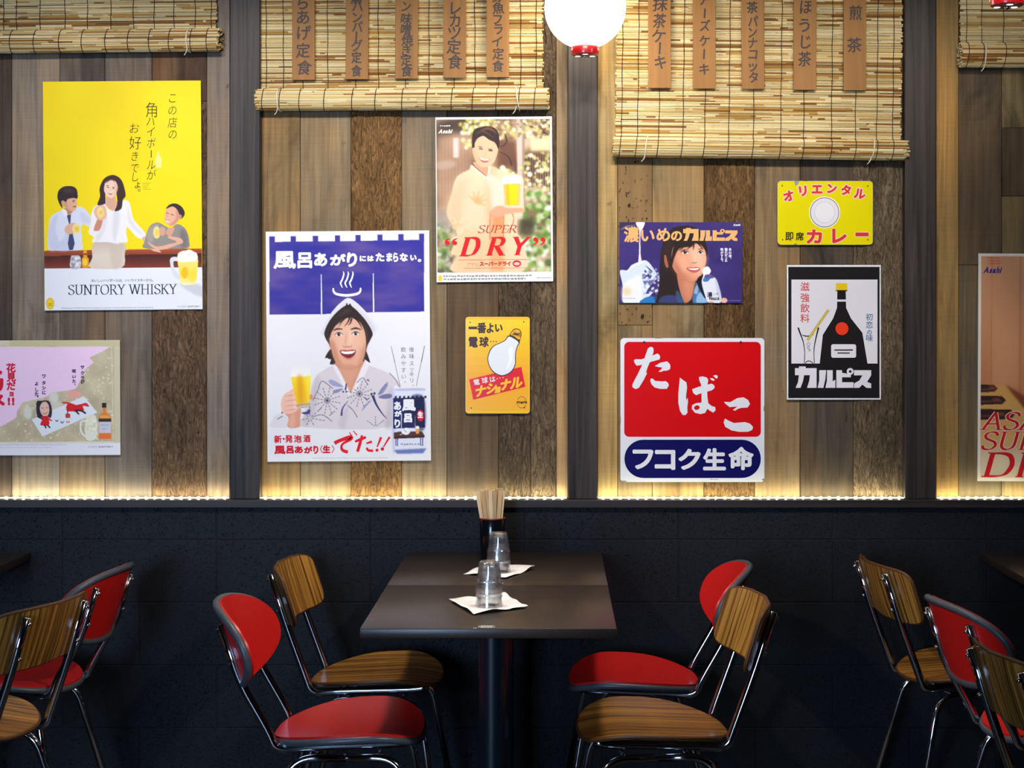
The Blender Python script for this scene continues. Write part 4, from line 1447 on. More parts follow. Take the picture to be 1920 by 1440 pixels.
p.poly('1510,1040 1545,1012 1590,1020 1594,1060 1560,1084 1515,1070', (240, 240, 246)); p.line('1530,1030 1560,1060', 5, (90, 90, 120)); p.line('1490,1085 1515,1072', 6, (238, 232, 230))
p.poly('1652,1020 1692,1016 1688,1072 1656,1074', (240, 160, 60), smooth=False); p.ell(1672, 1008, 20, 16, (244, 244, 248))
p.build('printed_picture', PRINT, o, uv)
fl = Flat(uv).at(480, 420, 5.538)
WH = (240, 240, 246)
for c, b in (('風', (200, 285, 420, 455)), ('呂', (450, 300, 588, 450)), ('あ', (622, 304, 745, 432)), ('が', (788, 318, 935, 424)), ('り', (962, 304, 1054, 440))):
    fl.ch(c, 0, 0, 0, WH, 1, box=b, fat=8, shear=0.06 if c in 'がり' else 0)
for c, b in (('に', (1092, 336, 1150, 386)), ('は', (1172, 336, 1230, 386)), ('た', (1258, 308, 1340, 388)), ('ま', (1370, 308, 1422, 390)), ('ら', (1438, 306, 1484, 394)), ('な', (1508, 312, 1584, 390)), ('い', (1616, 332, 1674, 382)), ('。', (1694, 374, 1722, 398))):
    fl.ch(c, 0, 0, 0, WH, 1, box=b, fat=5)
fl.build('headline', PRINT, o)
fl.line('812,664 816,700 850,728 953,742 1060,726 1092,696 1094,664', [14, 22, 26, 28, 26, 22, 14], WH, 1, True)
for x in (915, 962, 1010): fl.line([(x, 492), (x + 8, 520), (x - 8, 575), (x - 26, 610), (x - 18, 640), (x - 6, 664)], [4, 16, 18, 18, 14, 4], WH, 1, True)
fl.build('bath_symbol', PRINT, o)
GR = (120, 118, 124)
fl.line('1405,1270 1445,1440', 5, GR, 1); fl.line('1754,1270 1720,1440', 5, GR, 1)
fl.at(480, 620, 5.538)
fl.line('1405,162 1500,590', 5, GR, 1); fl.line('1752,162 1664,578', 5, GR, 1)
fl.col_text('後味スッキリ、', 1618, (200, 270, 342, 402, 456, 520, 580), 56, GR, 1)
fl.col_text('飲みやすい。', 1534, (200, 272, 344, 412, 480, 545), 56, GR, 1)
fl.build('side_caption', PRINT, o)
CR = (206, 22, 38)
for c, b in (('新', (190, 1080, 262, 1156)), ('・', (278, 1108, 294, 1124)), ('発', (304, 1078, 376, 1152)), ('泡', (394, 1082, 470, 1152)), ('酒', (492, 1080, 560, 1150))):
    fl.ch(c, 0, 0, 0, CR, 1, box=b, fat=3)
for c, b in (('風', (192, 1190, 300, 1270)), ('呂', (318, 1192, 384, 1264)), ('あ', (402, 1196, 480, 1262)), ('が', (500, 1200, 578, 1264)), ('り', (596, 1192, 640, 1270)), ('生', (694, 1190, 764, 1262))):
    fl.ch(c, 0, 0, 0, CR, 1, box=b, fat=5)
fl.line('684,1186 664,1226 684,1262', 8, CR, 1); fl.line('784,1186 808,1222 784,1266', 8, CR, 1)
fl.build('subheading', PRINT, o)
BR = (226, 16, 26)
fl.line('812,1165 860,1140 972,1104 982,1122 900,1170 884,1210 900,1240 950,1258', [40, 34, 42, 30, 22, 26, 32, 34], BR, 1, True)
fl.line('968,1052 1000,1106', [10, 22, 14], BR, 1); fl.line('1006,1036 1046,1082', [8, 22, 12], BR, 1)
fl.line('1024,1150 1080,1128 1138,1104', [22, 30, 26], BR, 1); fl.line('1098,1084 1076,1170 1050,1254', [22, 32, 30], BR, 1); fl.line('1142,1168 1200,1152', [16, 26], BR, 1); fl.line('1146,1212 1160,1240 1212,1246', [20, 26, 24], BR, 1, True)
fl.line('1296,1106 1254,1206', [26, 32, 14], BR, 1); fl.ell(1252, 1240, 16, 16, BR, 1); fl.line('1384,1104 1318,1208', [22, 34, 12], BR, 1); fl.ell(1308, 1228, 18, 18, BR, 1)
fl.build('slogan', PRINT, o)
for c, b in (('風', (1520, 722, 1650, 832)), ('呂', (1540, 868, 1612, 950))): fl.ch(c, 0, 0, 0, WH, 1, box=b, fat=7)
for c, b in (('あ', (1436, 742, 1500, 822)), ('が', (1440, 836, 1506, 890)), ('り', (1440, 925, 1490, 1004))): fl.ch(c, 0, 0, 0, WH, 1, box=b, fat=5)
fl.ch('生', 0, 0, 0, WH, 1, box=(1680, 846, 1728, 906), fat=4)
tiny_text(fl, 1500, 1690, 1182, 22, (150, 150, 170), 1, 8)
fl.build('can_lettering', PRINT, o)
tiny_text(fl, 580, 1360, 1318, 14, (206, 204, 202), 1, 9)
fl.build('fine_print', PRINT, o)

# ---------------------------------------------------------------- dry beer poster with a woman in a pale kimono
o, uv = poster('kimono_beer_poster', 'poster of a woman in pale kimono holding beer, with big red DRY lettering', 818, 220, 1036, 528.5, -0.008)
p = Paint(818, 220, 1036, 528.5, 1.0, (240, 236, 232))
p.at(800, 200, 4.235)
p.mottle((82, 102, 985, 1312), [(60, 42, 34), (128, 96, 70), (176, 142, 110), (204, 180, 150)], 44, 31)
p.rect(82, 220, 380, 830, (186, 148, 120), 0.85, 30); p.rect(82, 102, 420, 215, (66, 52, 46), 0.85, 24)
for k in range(12): p.line([(100 + k * 26, 250), (96 + k * 26, 800)], 4, (150, 112, 90), 0.6, 3)
p.rect(215, 250, 258, 405, (226, 214, 206), 0.9, 6); p.poly('82,440 220,430 220,480 82,500', (200, 176, 158), 0.6, 10)
p.rect(570, 270, 720, 490, (104, 66, 50), 0.9, 20); p.rect(720, 104, 778, 900, (214, 196, 186), 0.95, 5); p.rect(762, 104, 782, 900, (150, 120, 100), 0.8, 5)
p.rect(830, 230, 985, 360, (236, 220, 176), 0.9, 8); p.rect(800, 360, 985, 640, (122, 92, 72), 0.8, 16)
for k in range(9): p.line([(815 + k * 20, 380), (815 + k * 20, 640)], 7, (66, 46, 38), 0.8, 2)
for l in ('985,240 900,190 820,160 760,130', '985,160 930,120 880,110', '620,210 640,280 600,320 560,300', '680,470 650,400 580,360'): p.line(l, [14, 10, 6], (64, 48, 44), 0.9, 2)
p.dots(90, (270, 100, 560, 350), 18, [(222, 210, 96), (240, 236, 180), (196, 190, 90), (250, 248, 220)], 41, 6, 0.9, lambda x, y: y < 430 - x * 0.5 + 60 or x > 420)
p.dots(120, (540, 100, 990, 260), 16, [(216, 206, 120), (246, 240, 210), (120, 96, 70), (180, 170, 110)], 42, 5, 0.8)
p.dots(150, (560, 360, 985, 720), 18, [(226, 222, 150), (250, 246, 226), (190, 190, 110), (246, 240, 200)], 43, 5, 0.85, lambda x, y: x > 780 or (480 < y < 540))
p.dots(170, (740, 690, 990, 1312), 26, [(96, 138, 52), (140, 180, 84), (200, 214, 160), (236, 240, 226), (70, 104, 48)], 44, 8, 0.85, lambda x, y: x + y * 0.25 > 960)
p.dots(120, (82, 940, 260, 1312), 24, [(110, 140, 66), (160, 176, 110), (226, 230, 214), (90, 96, 70), (196, 190, 170)], 45, 8, 0.85)
p.poly('90,830 240,820 250,940 90,950', (160, 150, 140), 0.8, 14); p.poly('720,930 840,900 850,1010 740,1030', (62, 46, 40), 0.8, 18)
# kimono
KM = (238, 210, 174)
p.poly('210,1312 240,1190 190,1160 240,1010 170,880 165,800 200,690 240,560 340,500 360,465 480,560 500,470 620,520 760,560 770,700 770,830 720,900 720,1010 760,1080 760,1312', KM, blur=4)
p.poly('165,800 240,620 330,560 290,760 260,1000 180,900', (228, 188, 150), 0.8, 30); p.poly('500,480 560,520 520,800 500,1000 470,800', (228, 186, 146), 0.8, 18); p.poly('560,860 720,860 710,1312 540,1312', (246, 210, 168), 0.6, 30)
p.poly('250,1010 500,1030 480,1312 220,1312', (232, 190, 140), 0.6, 30)
p.poly('480,560 520,540 620,640 600,800 520,790 500,660', (236, 222, 206), 0.7, 10)
for a in range(6):
    t = -2.6 + a * 0.62
    p.line([(400, 760), (400 + 85 * math.cos(t), 745 + 85 * math.sin(t))], [30, 26, 4], (242, 178, 120), 0.9, 6)
p.ell(480, 680, 30, 36, (246, 200, 156), 0.8, 8); p.dots(20, (200, 880, 330, 1000), 14, [(246, 190, 140), (250, 210, 170)], 4, 4)
p.rect(500, 830, 612, 1312, (240, 166, 110), 0.75, 12); p.rect(528, 850, 608, 960, (236, 140, 86), 0.6, 8); p.line('505,840 500,1060', 6, (206, 100, 60), 0.8); p.line('612,840 606,1060', 6, (206, 100, 60), 0.8); p.line('670,840 690,880 680,940 640,990', 6, (206, 84, 64), 0.9)
# head
p.poly('380,440 470,470 500,480 495,560 440,520 385,470', (222, 160, 124)); p.line('360,468 430,530 485,562 500,470', 10, (252, 246, 240))
p.poly('366,330 372,260 420,220 500,220 560,260 572,340 540,440 490,480 430,478 390,430', (238, 186, 150)); p.poly('366,330 380,420 430,478 400,380', (232, 170, 130), 0.7, 14); p.poly('560,300 565,380 530,450 490,480 530,390', (240, 186, 148), 0.6, 14)
p.poly('365,325 366,250 380,190 430,165 500,158 560,185 582,250 575,340 548,290 500,265 455,235 410,255 388,290 385,322', (54, 36, 34)); p.line('440,190 500,175 560,215', [6, 16, 6], (150, 100, 70), 0.8, 6); p.line('400,220 450,196 540,250', [4, 12, 4], (110, 74, 56), 0.8, 5)
p.line('418,318 444,326', 7, (84, 56, 46)); p.line('496,338 528,346', 7, (84, 56, 46)); p.line('420,334 448,340', 8, (56, 36, 34)); p.line('496,350 526,354', 8, (56, 36, 34))
p.poly('420,408 460,426 502,420 480,444 444,440', (206, 90, 76)); p.line('428,412 460,426 496,422', 10, (254, 250, 246)); p.line('476,350 468,390', 7, (232, 170, 136), 0.8, 4)
# hands and beer mug
p.poly('500,850 560,790 640,800 760,810 770,840 660,850 560,880', (226, 168, 132), 1, 4); p.poly('510,850 520,900 560,870', (240, 160, 120), 0.8, 8)
p.poly('612,560 740,552 745,620 618,632', (228, 224, 222), 1, 3); p.poly('610,620 744,612 736,790 624,800', (214, 190, 120), smooth=False, blur=3); p.poly('630,626 726,620 722,780 638,786', (244, 214, 10), smooth=False, blur=3); p.poly('630,630 652,630 656,780 640,780', (224, 176, 10), 0.7, 6); p.rect(620, 786, 738, 806, (226, 214, 190), 0.9, 4)
p.rect(82, 1316, 990, 1384, (240, 238, 238)); p.ell(103, 1360, 17, 26, (240, 200, 50))
for b in ((70, 90, 82, 1400), (985, 70, 1010, 1400), (70, 80, 1010, 102)): p.rect(*b, (242, 238, 236))
p.build('printed_picture', PRINT, o, uv)
fl = Flat(uv).at(800, 200, 4.235)
fl.latin('Asahi', 98, 204, 180, 210, (248, 248, 248), 1, shear=0.35, off=0.05); tiny_text(fl, 112, 196, 153, 12, (230, 224, 220), 1, 3, 0.1)
fl.build('corner_logo', PRINT, o)
DR = (222, 26, 30)
serif(fl, 'SUPER', 404, 708, 944, 1003, (196, 60, 44), 1, shear=0.3, thick=0.16, thin=0.05)
serif(fl, 'D', 262, 398, 1040, 1184, DR, 1, shear=0.3, thick=0.27, thin=0.05); serif(fl, 'R', 470, 604, 1040, 1180, DR, 1, shear=0.3, thick=0.27, thin=0.05); serif(fl, 'Y', 650, 782, 1040, 1178, DR, 1, shear=0.3, thick=0.25, thin=0.05)
for x in (165, 222): fl.ell(x + 2, 1082, 17, 17, DR, 1); fl.line([(x - 12, 1086), (x - 8, 1060), (x + 22, 1044)], [24, 16, 3], DR, 1, True)
for x in (862, 918): fl.ell(x, 1058, 17, 17, DR, 1); fl.line([(x + 12, 1054), (x + 10, 1080), (x - 20, 1104)], [24, 16, 3], DR, 1, True)
fl.build('headline', PRINT, o)
fl.rect(250, 1214, 820, 1218, (206, 130, 90), 1); fl.rect(290, 1280, 820, 1283, (206, 130, 90), 1)
fl.row('アサヒ', 314, 412, 1252, 34, (228, 130, 90), 1); fl.row('スーパードライ', 416, 668, 1248, 40, (206, 50, 34), 1, fat=2)
fl.ell(712, 1248, 34, 26, (214, 36, 44), 1); fl.ell(712, 1250, 24, 12, (240, 220, 220), 2); fl.latin('Asahi', 694, 730, 1243, 1256, DR, 3)
fl.build('product_line', PRINT, o)
tiny_text(fl, 130, 830, 1344, 16, (150, 148, 146), 1, 21); tiny_text(fl, 130, 780, 1368, 16, (150, 148, 146), 1, 22); tiny_text(fl, 870, 985, 1362, 9, (170, 168, 166), 1, 23)
fl.build('fine_print', PRINT, o)

# ---------------------------------------------------------------- yellow light bulb enamel sign
o, uv = sign_plate('light_bulb_sign', 'small yellow-orange tin sign with a large white light bulb', 873, 594, 994, 775, 6, M['tin'])
fl = Flat(uv).at(860, 580, 6.857)
fl.rrect(92, 96, 912, 1334, 36, (250, 192, 14), 0)
grad = [(250, 210, 24), (250, 192, 12), (248, 170, 14), (248, 178, 24)]
for k in range(12):
    t = k / 11 * 3
    i = min(2, int(t)); c = tuple(grad[i][d] * (1 - t + i) + grad[i + 1][d] * (t - i) for d in range(3))
    fl.rect(104, 130 + k * 97, 900, 130 + (k + 1) * 97, c, 1)
B2 = (66, 34, 10)
for c, b in (('一', (134, 226, 236, 250)), ('番', (246, 174, 352, 304)), ('よ', (366, 182, 448, 300)), ('い', (474, 196, 562, 284)), ('電', (136, 358, 244, 486)), ('球', (272, 356, 384, 480))):
    fl.ch(c, 0, 0, 0, B2, 2, box=b, fat=5)
for x in (414, 448, 486): fl.ell(x, 412, 8, 8, B2, 2)
fl.poly('138,898 808,738 858,994 190,1160', (226, 24, 34), 2)
# a plain lamp bulb
bulb = '372,640 384,570 410,510 460,460 540,425 600,390 650,335 780,410 762,470 742,540 736,620 735,700 700,780 640,832 560,856 490,836 430,790 390,720'
fl.poly(bulb, (50, 34, 24), 3, True)
fl.poly('382,640 394,575 420,517 466,468 544,434 606,398 654,350 766,416 752,470 732,540 726,620 725,698 692,772 634,822 560,845 496,826 438,782 400,718', (236, 238, 242), 4, True)
fl.poly('655,330 700,262 740,246 790,262 810,320 790,400 775,420 700,352', (70, 44, 20), 4, True)
fl.poly('668,322 708,270 742,256 784,270 800,318 782,390 710,342', (240, 176, 30), 5, True)
for k in range(4): fl.line([(690 + k * 8, 292 + k * 4 - k * 14 + 30), (740 + k * 8, 300 + k * 6 - k * 12 + 30), (800, 352 - k * 20)], 7, (70, 44, 20), 6, True)
fl.poly('640,520 690,480 700,560 670,700 610,770 650,640', (250, 250, 252), 5, True)
for c, x, y in (('電', 232, 934), ('球', 338, 910), ('は', 436, 896)): fl.ch(c, x, y, 82, (246, 226, 220), 5, rot=-0.2, fat=2)
for x, y in ((498, 890), (534, 882), (572, 874)): fl.ell(x, y, 7, 7, (246, 226, 220), 5)
for c, x, y, s_ in (('ナ', 285, 1045, 152), ('シ', 425, 1010, 150), ('ョ', 505, 1020, 105), ('ナ', 605, 962, 150), ('ル', 745, 938, 165)): fl.ch(c, x, y, s_, (250, 196, 30), 5, rot=-0.2, shear=0.32, fat=8)
for a0, a1 in ((-2.7, -0.35), (0.45, 2.8)):
    fl.line([(812 + 58 * math.cos(t), 1192 + 74 * math.sin(t)) for t in np.linspace(a0, a1, 12)], 5, B2, 2)
fl.row('ナショナル', 746, 880, 1192, 38, B2, 2, shear=0.2, fat=3)
for x, y in ((152, 168), (838, 160), (164, 1266), (846, 1262)): fl.ell(x, y, 8, 8, (60, 36, 14), 2)
fl.build('printed_face', M['enamel'], o)

# ---------------------------------------------------------------- dark blue drink poster with a woman
o, uv = poster('blue_drink_poster', 'dark blue poster of a dark-haired woman with a white bottle and an iced drink', 1161, 417, 1391, 568, 0.002)
p = Paint(1161, 417, 1391, 568, 0.8, (56, 40, 108))
p.at(1150, 400, 7.385)
p.mottle((80, 120, 1790, 1250), [(50, 36, 100), (60, 44, 116), (66, 50, 122)], 30, 51, 0.8)
p.poly('80,120 300,120 260,200 160,260 80,250', (52, 40, 58), 0.8, 16); p.line('90,240 180,190 300,170', [4, 20, 6], (200, 206, 230), 0.7, 8)
# milk ribbon falling into the glass
p.poly('318,122 430,122 404,215 380,240 372,300 374,560 392,690 344,700 352,560 356,260 318,170', (244, 232, 238)); p.poly('365,260 372,560 386,680 372,680 360,500', (226, 204, 220), 0.7, 6)
# glass with ice
p.poly('90,800 190,790 250,720 360,670 430,655 490,690 540,760 600,840 640,870 640,1000 560,1080 500,1150 440,1180 370,1245 140,1245 130,1010', (214, 224, 238))
p.poly('130,1010 260,900 380,860 400,1100 370,1245 140,1245', (240, 240, 240), 0.9, 20); p.ell(185, 1080, 60, 56, (226, 200, 130), 0.7, 26)
p.poly('430,790 470,820 520,900 400,900', (60, 46, 110)); p.poly('440,720 540,800 590,860 500,790', (80, 70, 130)); p.poly('520,990 620,900 640,1000 540,1090 450,1110', (62, 48, 112)); p.poly('400,940 480,930 440,1000', (100, 110, 170))
p.dots(60, (400, 780, 640, 1120), 22, [(226, 236, 248), (90, 90, 150), (160, 180, 220), (246, 248, 252)], 61, 4, 0.8); p.line('180,820 260,740 380,690 450,660 540,750 600,850', [6, 12, 10, 6], (250, 250, 252), 0.9, 4)
p.poly('370,1245 420,1180 520,1150 620,1180 640,1245', (40, 120, 190)); p.poly('560,1160 660,1120 660,1245 600,1245', (40, 60, 90), 0.7, 8)
# hair behind, face
HB = (40, 26, 24)
p.poly('600,1180 630,1000 640,740 660,520 700,340 800,220 920,180 1080,180 1200,260 1270,380 1290,500 1285,640 1240,800 1210,950 1150,1100 1120,1245 620,1245', HB)
p.poly('680,560 720,420 800,300 780,600 760,800 700,760', (60, 40, 36), 0.6, 24)
p.poly('700,590 720,580 740,640 760,740 730,750 705,680', (170, 96, 70))
p.poly('800,600 820,480 880,420 1000,400 1100,420 1200,430 1260,500 1284,620 1270,720 1240,800 1200,880 1130,940 1060,945 960,900 870,830 810,720', (226, 156, 122))
p.poly('1040,500 1180,470 1260,540 1278,650 1250,760 1200,850 1140,860 1100,700', (246, 196, 166), 0.8, 40); p.poly('930,560 1040,600 1050,760 980,840 900,740', (240, 176, 142), 0.7, 40)
p.poly('800,600 830,760 900,860 1000,930 1080,946 950,820 870,700', (176, 100, 76), 0.75, 30); p.poly('960,880 1100,930 1200,880 1130,945 1060,950', (196, 120, 92), 0.7, 18)
p.poly('880,830 960,900 1060,946 1130,940 1110,1040 1080,1180 1000,1245 960,1200 900,1000', (196, 118, 90)); p.poly('960,940 1100,960 1080,1120 1010,1200', (226, 156, 122), 0.6, 30)
p.poly('800,610 830,460 880,380 1100,380 1085,460 1000,470 900,500 840,620 800,760 780,640', HB, 1, 6); p.poly('1090,390 1130,400 1200,430 1270,520 1288,600 1300,500 1240,380 1150,340', HB, 1, 4)
for l in ('1080,390 1060,460 1010,500', '1000,380 960,470 900,520', '1110,390 1108,450 1100,510', '1150,390 1200,450 1240,500'): p.line(l, [30, 18, 3], HB, 1, 4)
p.line('930,530 980,505 1040,520', [8, 12, 5], (70, 40, 34), 0.9, 5); p.line('1170,505 1210,490 1240,505', [8, 12, 5], (70, 40, 34), 0.9, 5)
p.poly('940,548 980,528 1030,540 1046,552 1000,562', (246, 236, 236)); p.ell(990, 542, 24, 20, (34, 22, 24)); p.ell(998, 534, 7, 6, (255, 255, 255)); p.line('930,548 976,522 1044,548', [6, 13, 5], (34, 20, 20))
p.poly('1172,545 1204,524 1236,540 1234,556 1200,560', (246, 238, 238)); p.ell(1204, 540, 20, 19, (34, 22, 24)); p.ell(1210, 532, 6, 6, (255, 255, 255)); p.line('1164,546 1202,518 1242,538', [5, 12, 5], (34, 20, 20))
p.line('1120,560 1128,640 1140,680', [8, 20, 12], (250, 210, 184), 0.7, 10); p.line('1080,680 1110,690 1140,684 1160,672', [5, 10, 5], (150, 80, 62), 0.9, 4)
p.poly('1008,764 1060,748 1110,752 1140,744 1196,760 1180,800 1120,826 1060,808', (196, 84, 82)); p.poly('1030,764 1110,762 1184,762 1150,784 1080,784', (250, 244, 240)); p.line('1060,806 1120,818 1170,798', [6, 16, 6], (222, 120, 112), 0.9, 5)
# jacket and bottle
p.poly('640,1245 680,1150 860,1140 960,1245', (56, 62, 108), 1, 6); p.poly('860,1100 900,1080 980,1245 900,1245', (60, 90, 130), 0.8, 8)
p.poly('1100,1245 1130,1000 1160,960 1230,1010 1300,1245', (70, 110, 160)); p.poly('1130,1030 1165,990 1170,1080 1150,1120 1110,1100', (150, 180, 214), 0.9, 6); p.poly('1160,1130 1230,1100 1290,1245 1150,1245', (150, 190, 226), 0.9, 8)
p.poly('1150,940 1240,850 1235,960 1290,1140 1250,1160', (18, 16, 30), 0.95, 3)
p.poly('1240,860 1226,790 1262,750 1310,740 1346,800 1330,850 1400,890 1440,960 1490,1150 1470,1240 1320,1240 1270,1150 1220,960', (224, 226, 238))
p.poly('1226,800 1262,750 1310,740 1346,805 1260,860', (240, 240, 246)); p.poly('1255,890 1275,850 1350,850 1390,890 1290,910', (96, 80, 150)); p.poly('1240,940 1250,900 1330,905 1300,945', (50, 120, 196)); p.poly('1400,900 1440,960 1490,1150 1470,1230 1440,1140', (190, 196, 216), 0.8, 8)
p.ell(1530, 1205, 46, 36, (236, 180, 156), 1, 3); p.ell(1350, 1238, 40, 18, (214, 150, 126), 1, 4)
p.build('printed_picture', PRINT, o, uv)
LOGO = {
    'カ': ['152,1080 360,1080 360,1270 268,1270 290,1200 295,1148 240,1148 228,1210 205,1270 158,1270 180,1220 190,1148 152,1148', '190,1063 255,1063 255,1082 190,1082'],
    'ル': ['385,1100 452,1100 444,1190 425,1270 370,1270 385,1200', '460,1100 515,1100 515,1208 540,1190 540,1270 445,1270 460,1200'],
    'ピ': ['550,1100 605,1100 605,1125 690,1138 690,1168 605,1168 605,1216 715,1216 715,1270 550,1270'],
    'ス': ['720,1100 885,1100 885,1150 846,1212 885,1228 885,1272 840,1270 800,1238 770,1270 720,1270 720,1228 772,1198 800,1150 720,1150'],
}


def logotype(fl, X0, X1, Y0, Y1, col, hole, layer):
    """the blocky katakana word built as outlines"""
    fx, fy = (X1 - X0) / (885 - 152), (Y1 - Y0) / (1272 - 1063)
    tr = lambda a, b: (X0 + (a - 152) * fx, Y0 + (b - 1063) * fy)
    for polys in LOGO.values():
        for q in polys:
            fl.poly([tr(*[float(t) for t in s_.split(',')]) for s_ in q.split()], col, layer)
    c = tr(683, 1112)
    fl.ell(c[0], c[1], 33 * fx, 33 * fy, col, layer + 1)
    fl.ell(c[0], c[1], 13 * fx, 13 * fy, hole, layer + 2)


fl = Flat(uv).at(1150, 400, 7.385)
PE = (238, 176, 108)
for c, b in (('濃', (150, 195, 345, 400)), ('い', (385, 240, 560, 385)), ('め', (600, 215, 775, 385)), ('の', (800, 255, 940, 380))): fl.ch(c, 0, 0, 0, PE, 1, box=b, fat=7)
logotype(fl, 962, 1712, 205, 384, PE, (48, 32, 70), 1)
fl.build('headline', PRINT, o)
for t, u, vs in (('あの頃、', 1610, (500, 545, 590, 630)), ('憧れだった', 1556, (500, 540, 580, 618, 654)), ('味がする。', 1498, (500, 545, 588, 630, 668))): fl.col_text(t, u, vs, 42, (226, 222, 240), 1, fat=2)
fl.build('side_caption', PRINT, o)
fl.latin('Asahi', 1652, 1748, 146, 174, (244, 244, 250), 1, shear=0.3, off=0.05)
fl.build('corner_logo', PRINT, o)
fl.ch('濃', 1330, 1125, 72, (44, 34, 60), 1, fat=2); fl.ch('い', 1400, 1120, 36, (60, 50, 80), 1); fl.ch('め', 1436, 1112, 36, (60, 50, 80), 1)
logotype(fl, 1320, 1462, 1160, 1200, (44, 34, 60), (224, 226, 238), 1)
fl.build('bottle_lettering', PRINT, o)
tiny_text(fl, 1580, 1760, 1208, 8, (150, 140, 180), 1, 31); tiny_text(fl, 108, 300, 1180, 8, (120, 130, 160), 1, 32)
fl.build('fine_print', PRINT, o)

# ---------------------------------------------------------------- yellow curry enamel sign (its cartoon figure is replaced by a plain plate)
o, uv = sign_plate('curry_sign', 'yellow tin sign with red katakana letters and a white plate, worn at its edges', 1456.5, 339.5, 1635.5, 459.5, 6.5, M['tin'], 0.0, notches=((-37, 9, 5, 'top'), (-39, 3, 4, 'bottom')))
fl = Flat(uv).at(1440, 330, 8.727)
YE = (238, 222, 2)
# yellow face with the chipped notches left out
fl.poly('150,140 165,105 205,90 420,90 432,150 455,168 490,130 502,90 1650,92 1690,110 1702,150 1700,1070 1690,1110 1650,1126 470,1128 450,1104 425,1104 405,1128 200,1126 160,1105 148,1070', YE, 0)
RD = (226, 56, 58); PK = (250, 214, 190)
for c, x, y, s_, r in (('オ', 328, 330, 190, -0.25), ('リ', 562, 246, 190, -0.1), ('エ', 792, 218, 190, 0.0), ('ン', 1030, 208, 180, 0.06), ('タ', 1268, 236, 180, 0.12), ('ル', 1490, 292, 190, 0.16)):
    fl.ch(c, x, y, s_, PK, 1, rot=r, fat=26)
    fl.ch(c, x, y, s_, RD, 2, rot=r, fat=9)
for c, b in (('カ', (632, 890, 860, 1095)), ('レ', (1050, 878, 1262, 1092)), ('ー', (1430, 940, 1620, 978))):
    fl.ch(c, 0, 0, 0, PK, 1, box=b, fat=24)
    fl.ch(c, 0, 0, 0, RD, 2, box=b, fat=13)
for c, b in (('即', (280, 926, 400, 1058)), ('席', (446, 924, 572, 1056))): fl.ch(c, 0, 0, 0, (58, 50, 20), 2, box=b, fat=4)
fl.ell(915, 600, 255, 262, (250, 244, 214), 1, 0, 40); fl.ell(915, 600, 236, 244, (92, 88, 96), 2, 0, 40); fl.ell(915, 600, 226, 234, (236, 232, 236), 3, 0, 40); fl.ell(915, 600, 168, 174, (214, 210, 218), 4, 0, 40); fl.ell(915, 600, 160, 166, (242, 238, 240), 5, 0, 40)
for x, y in ((224, 164), (1618, 170), (230, 1046), (1622, 1046)): fl.ell(x, y, 11, 11, (70, 56, 20), 2)
fl.build('printed_face', M['enamel'], o)

# ---------------------------------------------------------------- black and white drink poster (its figure is replaced by a plain bottle)
o, uv = poster('black_white_poster', 'black and white drink poster with a black bottle and a glass with a yellow straw', 1474.5, 497, 1650.5, 749, 0.0)
fl = Flat(uv).at(1460, 480, 5.143)
BL = (24, 18, 20); PW = (232, 226, 232)
fl.rect(88, 106, 966, 1368, BL, 0); fl.rect(118, 228, 946, 1036, PW, 1)
# glass and straw
fl.line('182,690 200,740 232,830 246,930 240,1034', [16, 14, 9, 7, 7], BL, 2, True); fl.line('380,690 366,740 340,860 334,950 340,1034', [16, 14, 9, 7, 7], BL, 2, True)
fl.line('218,760 256,772 290,770 330,758', [5, 12, 8, 5], BL, 2, True); fl.line('250,1034 270,1014 300,1014 326,1034', 8, BL, 2, True)
for x, y, r in ((282, 850, 16), (280, 884, 13), (292, 908, 9)):
    fl.ell(x, y, r, r * 1.1, (90, 84, 88), 2); fl.ell(x, y, r - 4, r * 1.1 - 4, PW, 3)
fl.line('474,520 272,812', 22, (120, 96, 20), 3); fl.line('474,520 272,812', 15, (226, 196, 60), 4)
# plain flask-shaped bottle
fl.poly('560,330 640,330 644,500 690,600 800,740 850,1036 390,1036 420,760 520,600 556,500', BL, 2)
fl.poly('545,262 655,262 655,338 545,338', (236, 200, 20), 3); fl.rect(545, 330, 655, 340, BL, 4); fl.rect(556, 420, 644, 440, PW, 3)
fl.ell(604, 700, 62, 62, (236, 60, 26), 3); fl.rrect(500, 850, 740, 980, 20, PW, 3); fl.rect(530, 900, 710, 912, BL, 4); fl.rect(560, 930, 680, 940, BL, 4)
RR = (206, 74, 70)
for c, y in (('滋', 296), ('強', 402), ('飲', 502), ('料', 600)): fl.ch(c, 248, y, 92, RR, 2, fat=1)
for c, y in (('初', 588), ('恋', 664), ('の', 734), ('味', 790)): fl.ch(c, 868, y, 72 if c != 'の' else 56, (84, 116, 150), 2, fat=1)
logotype(fl, 152, 885, 1063, 1272, PW, BL, 2)
fl.build('printed_picture', PRINT, o)

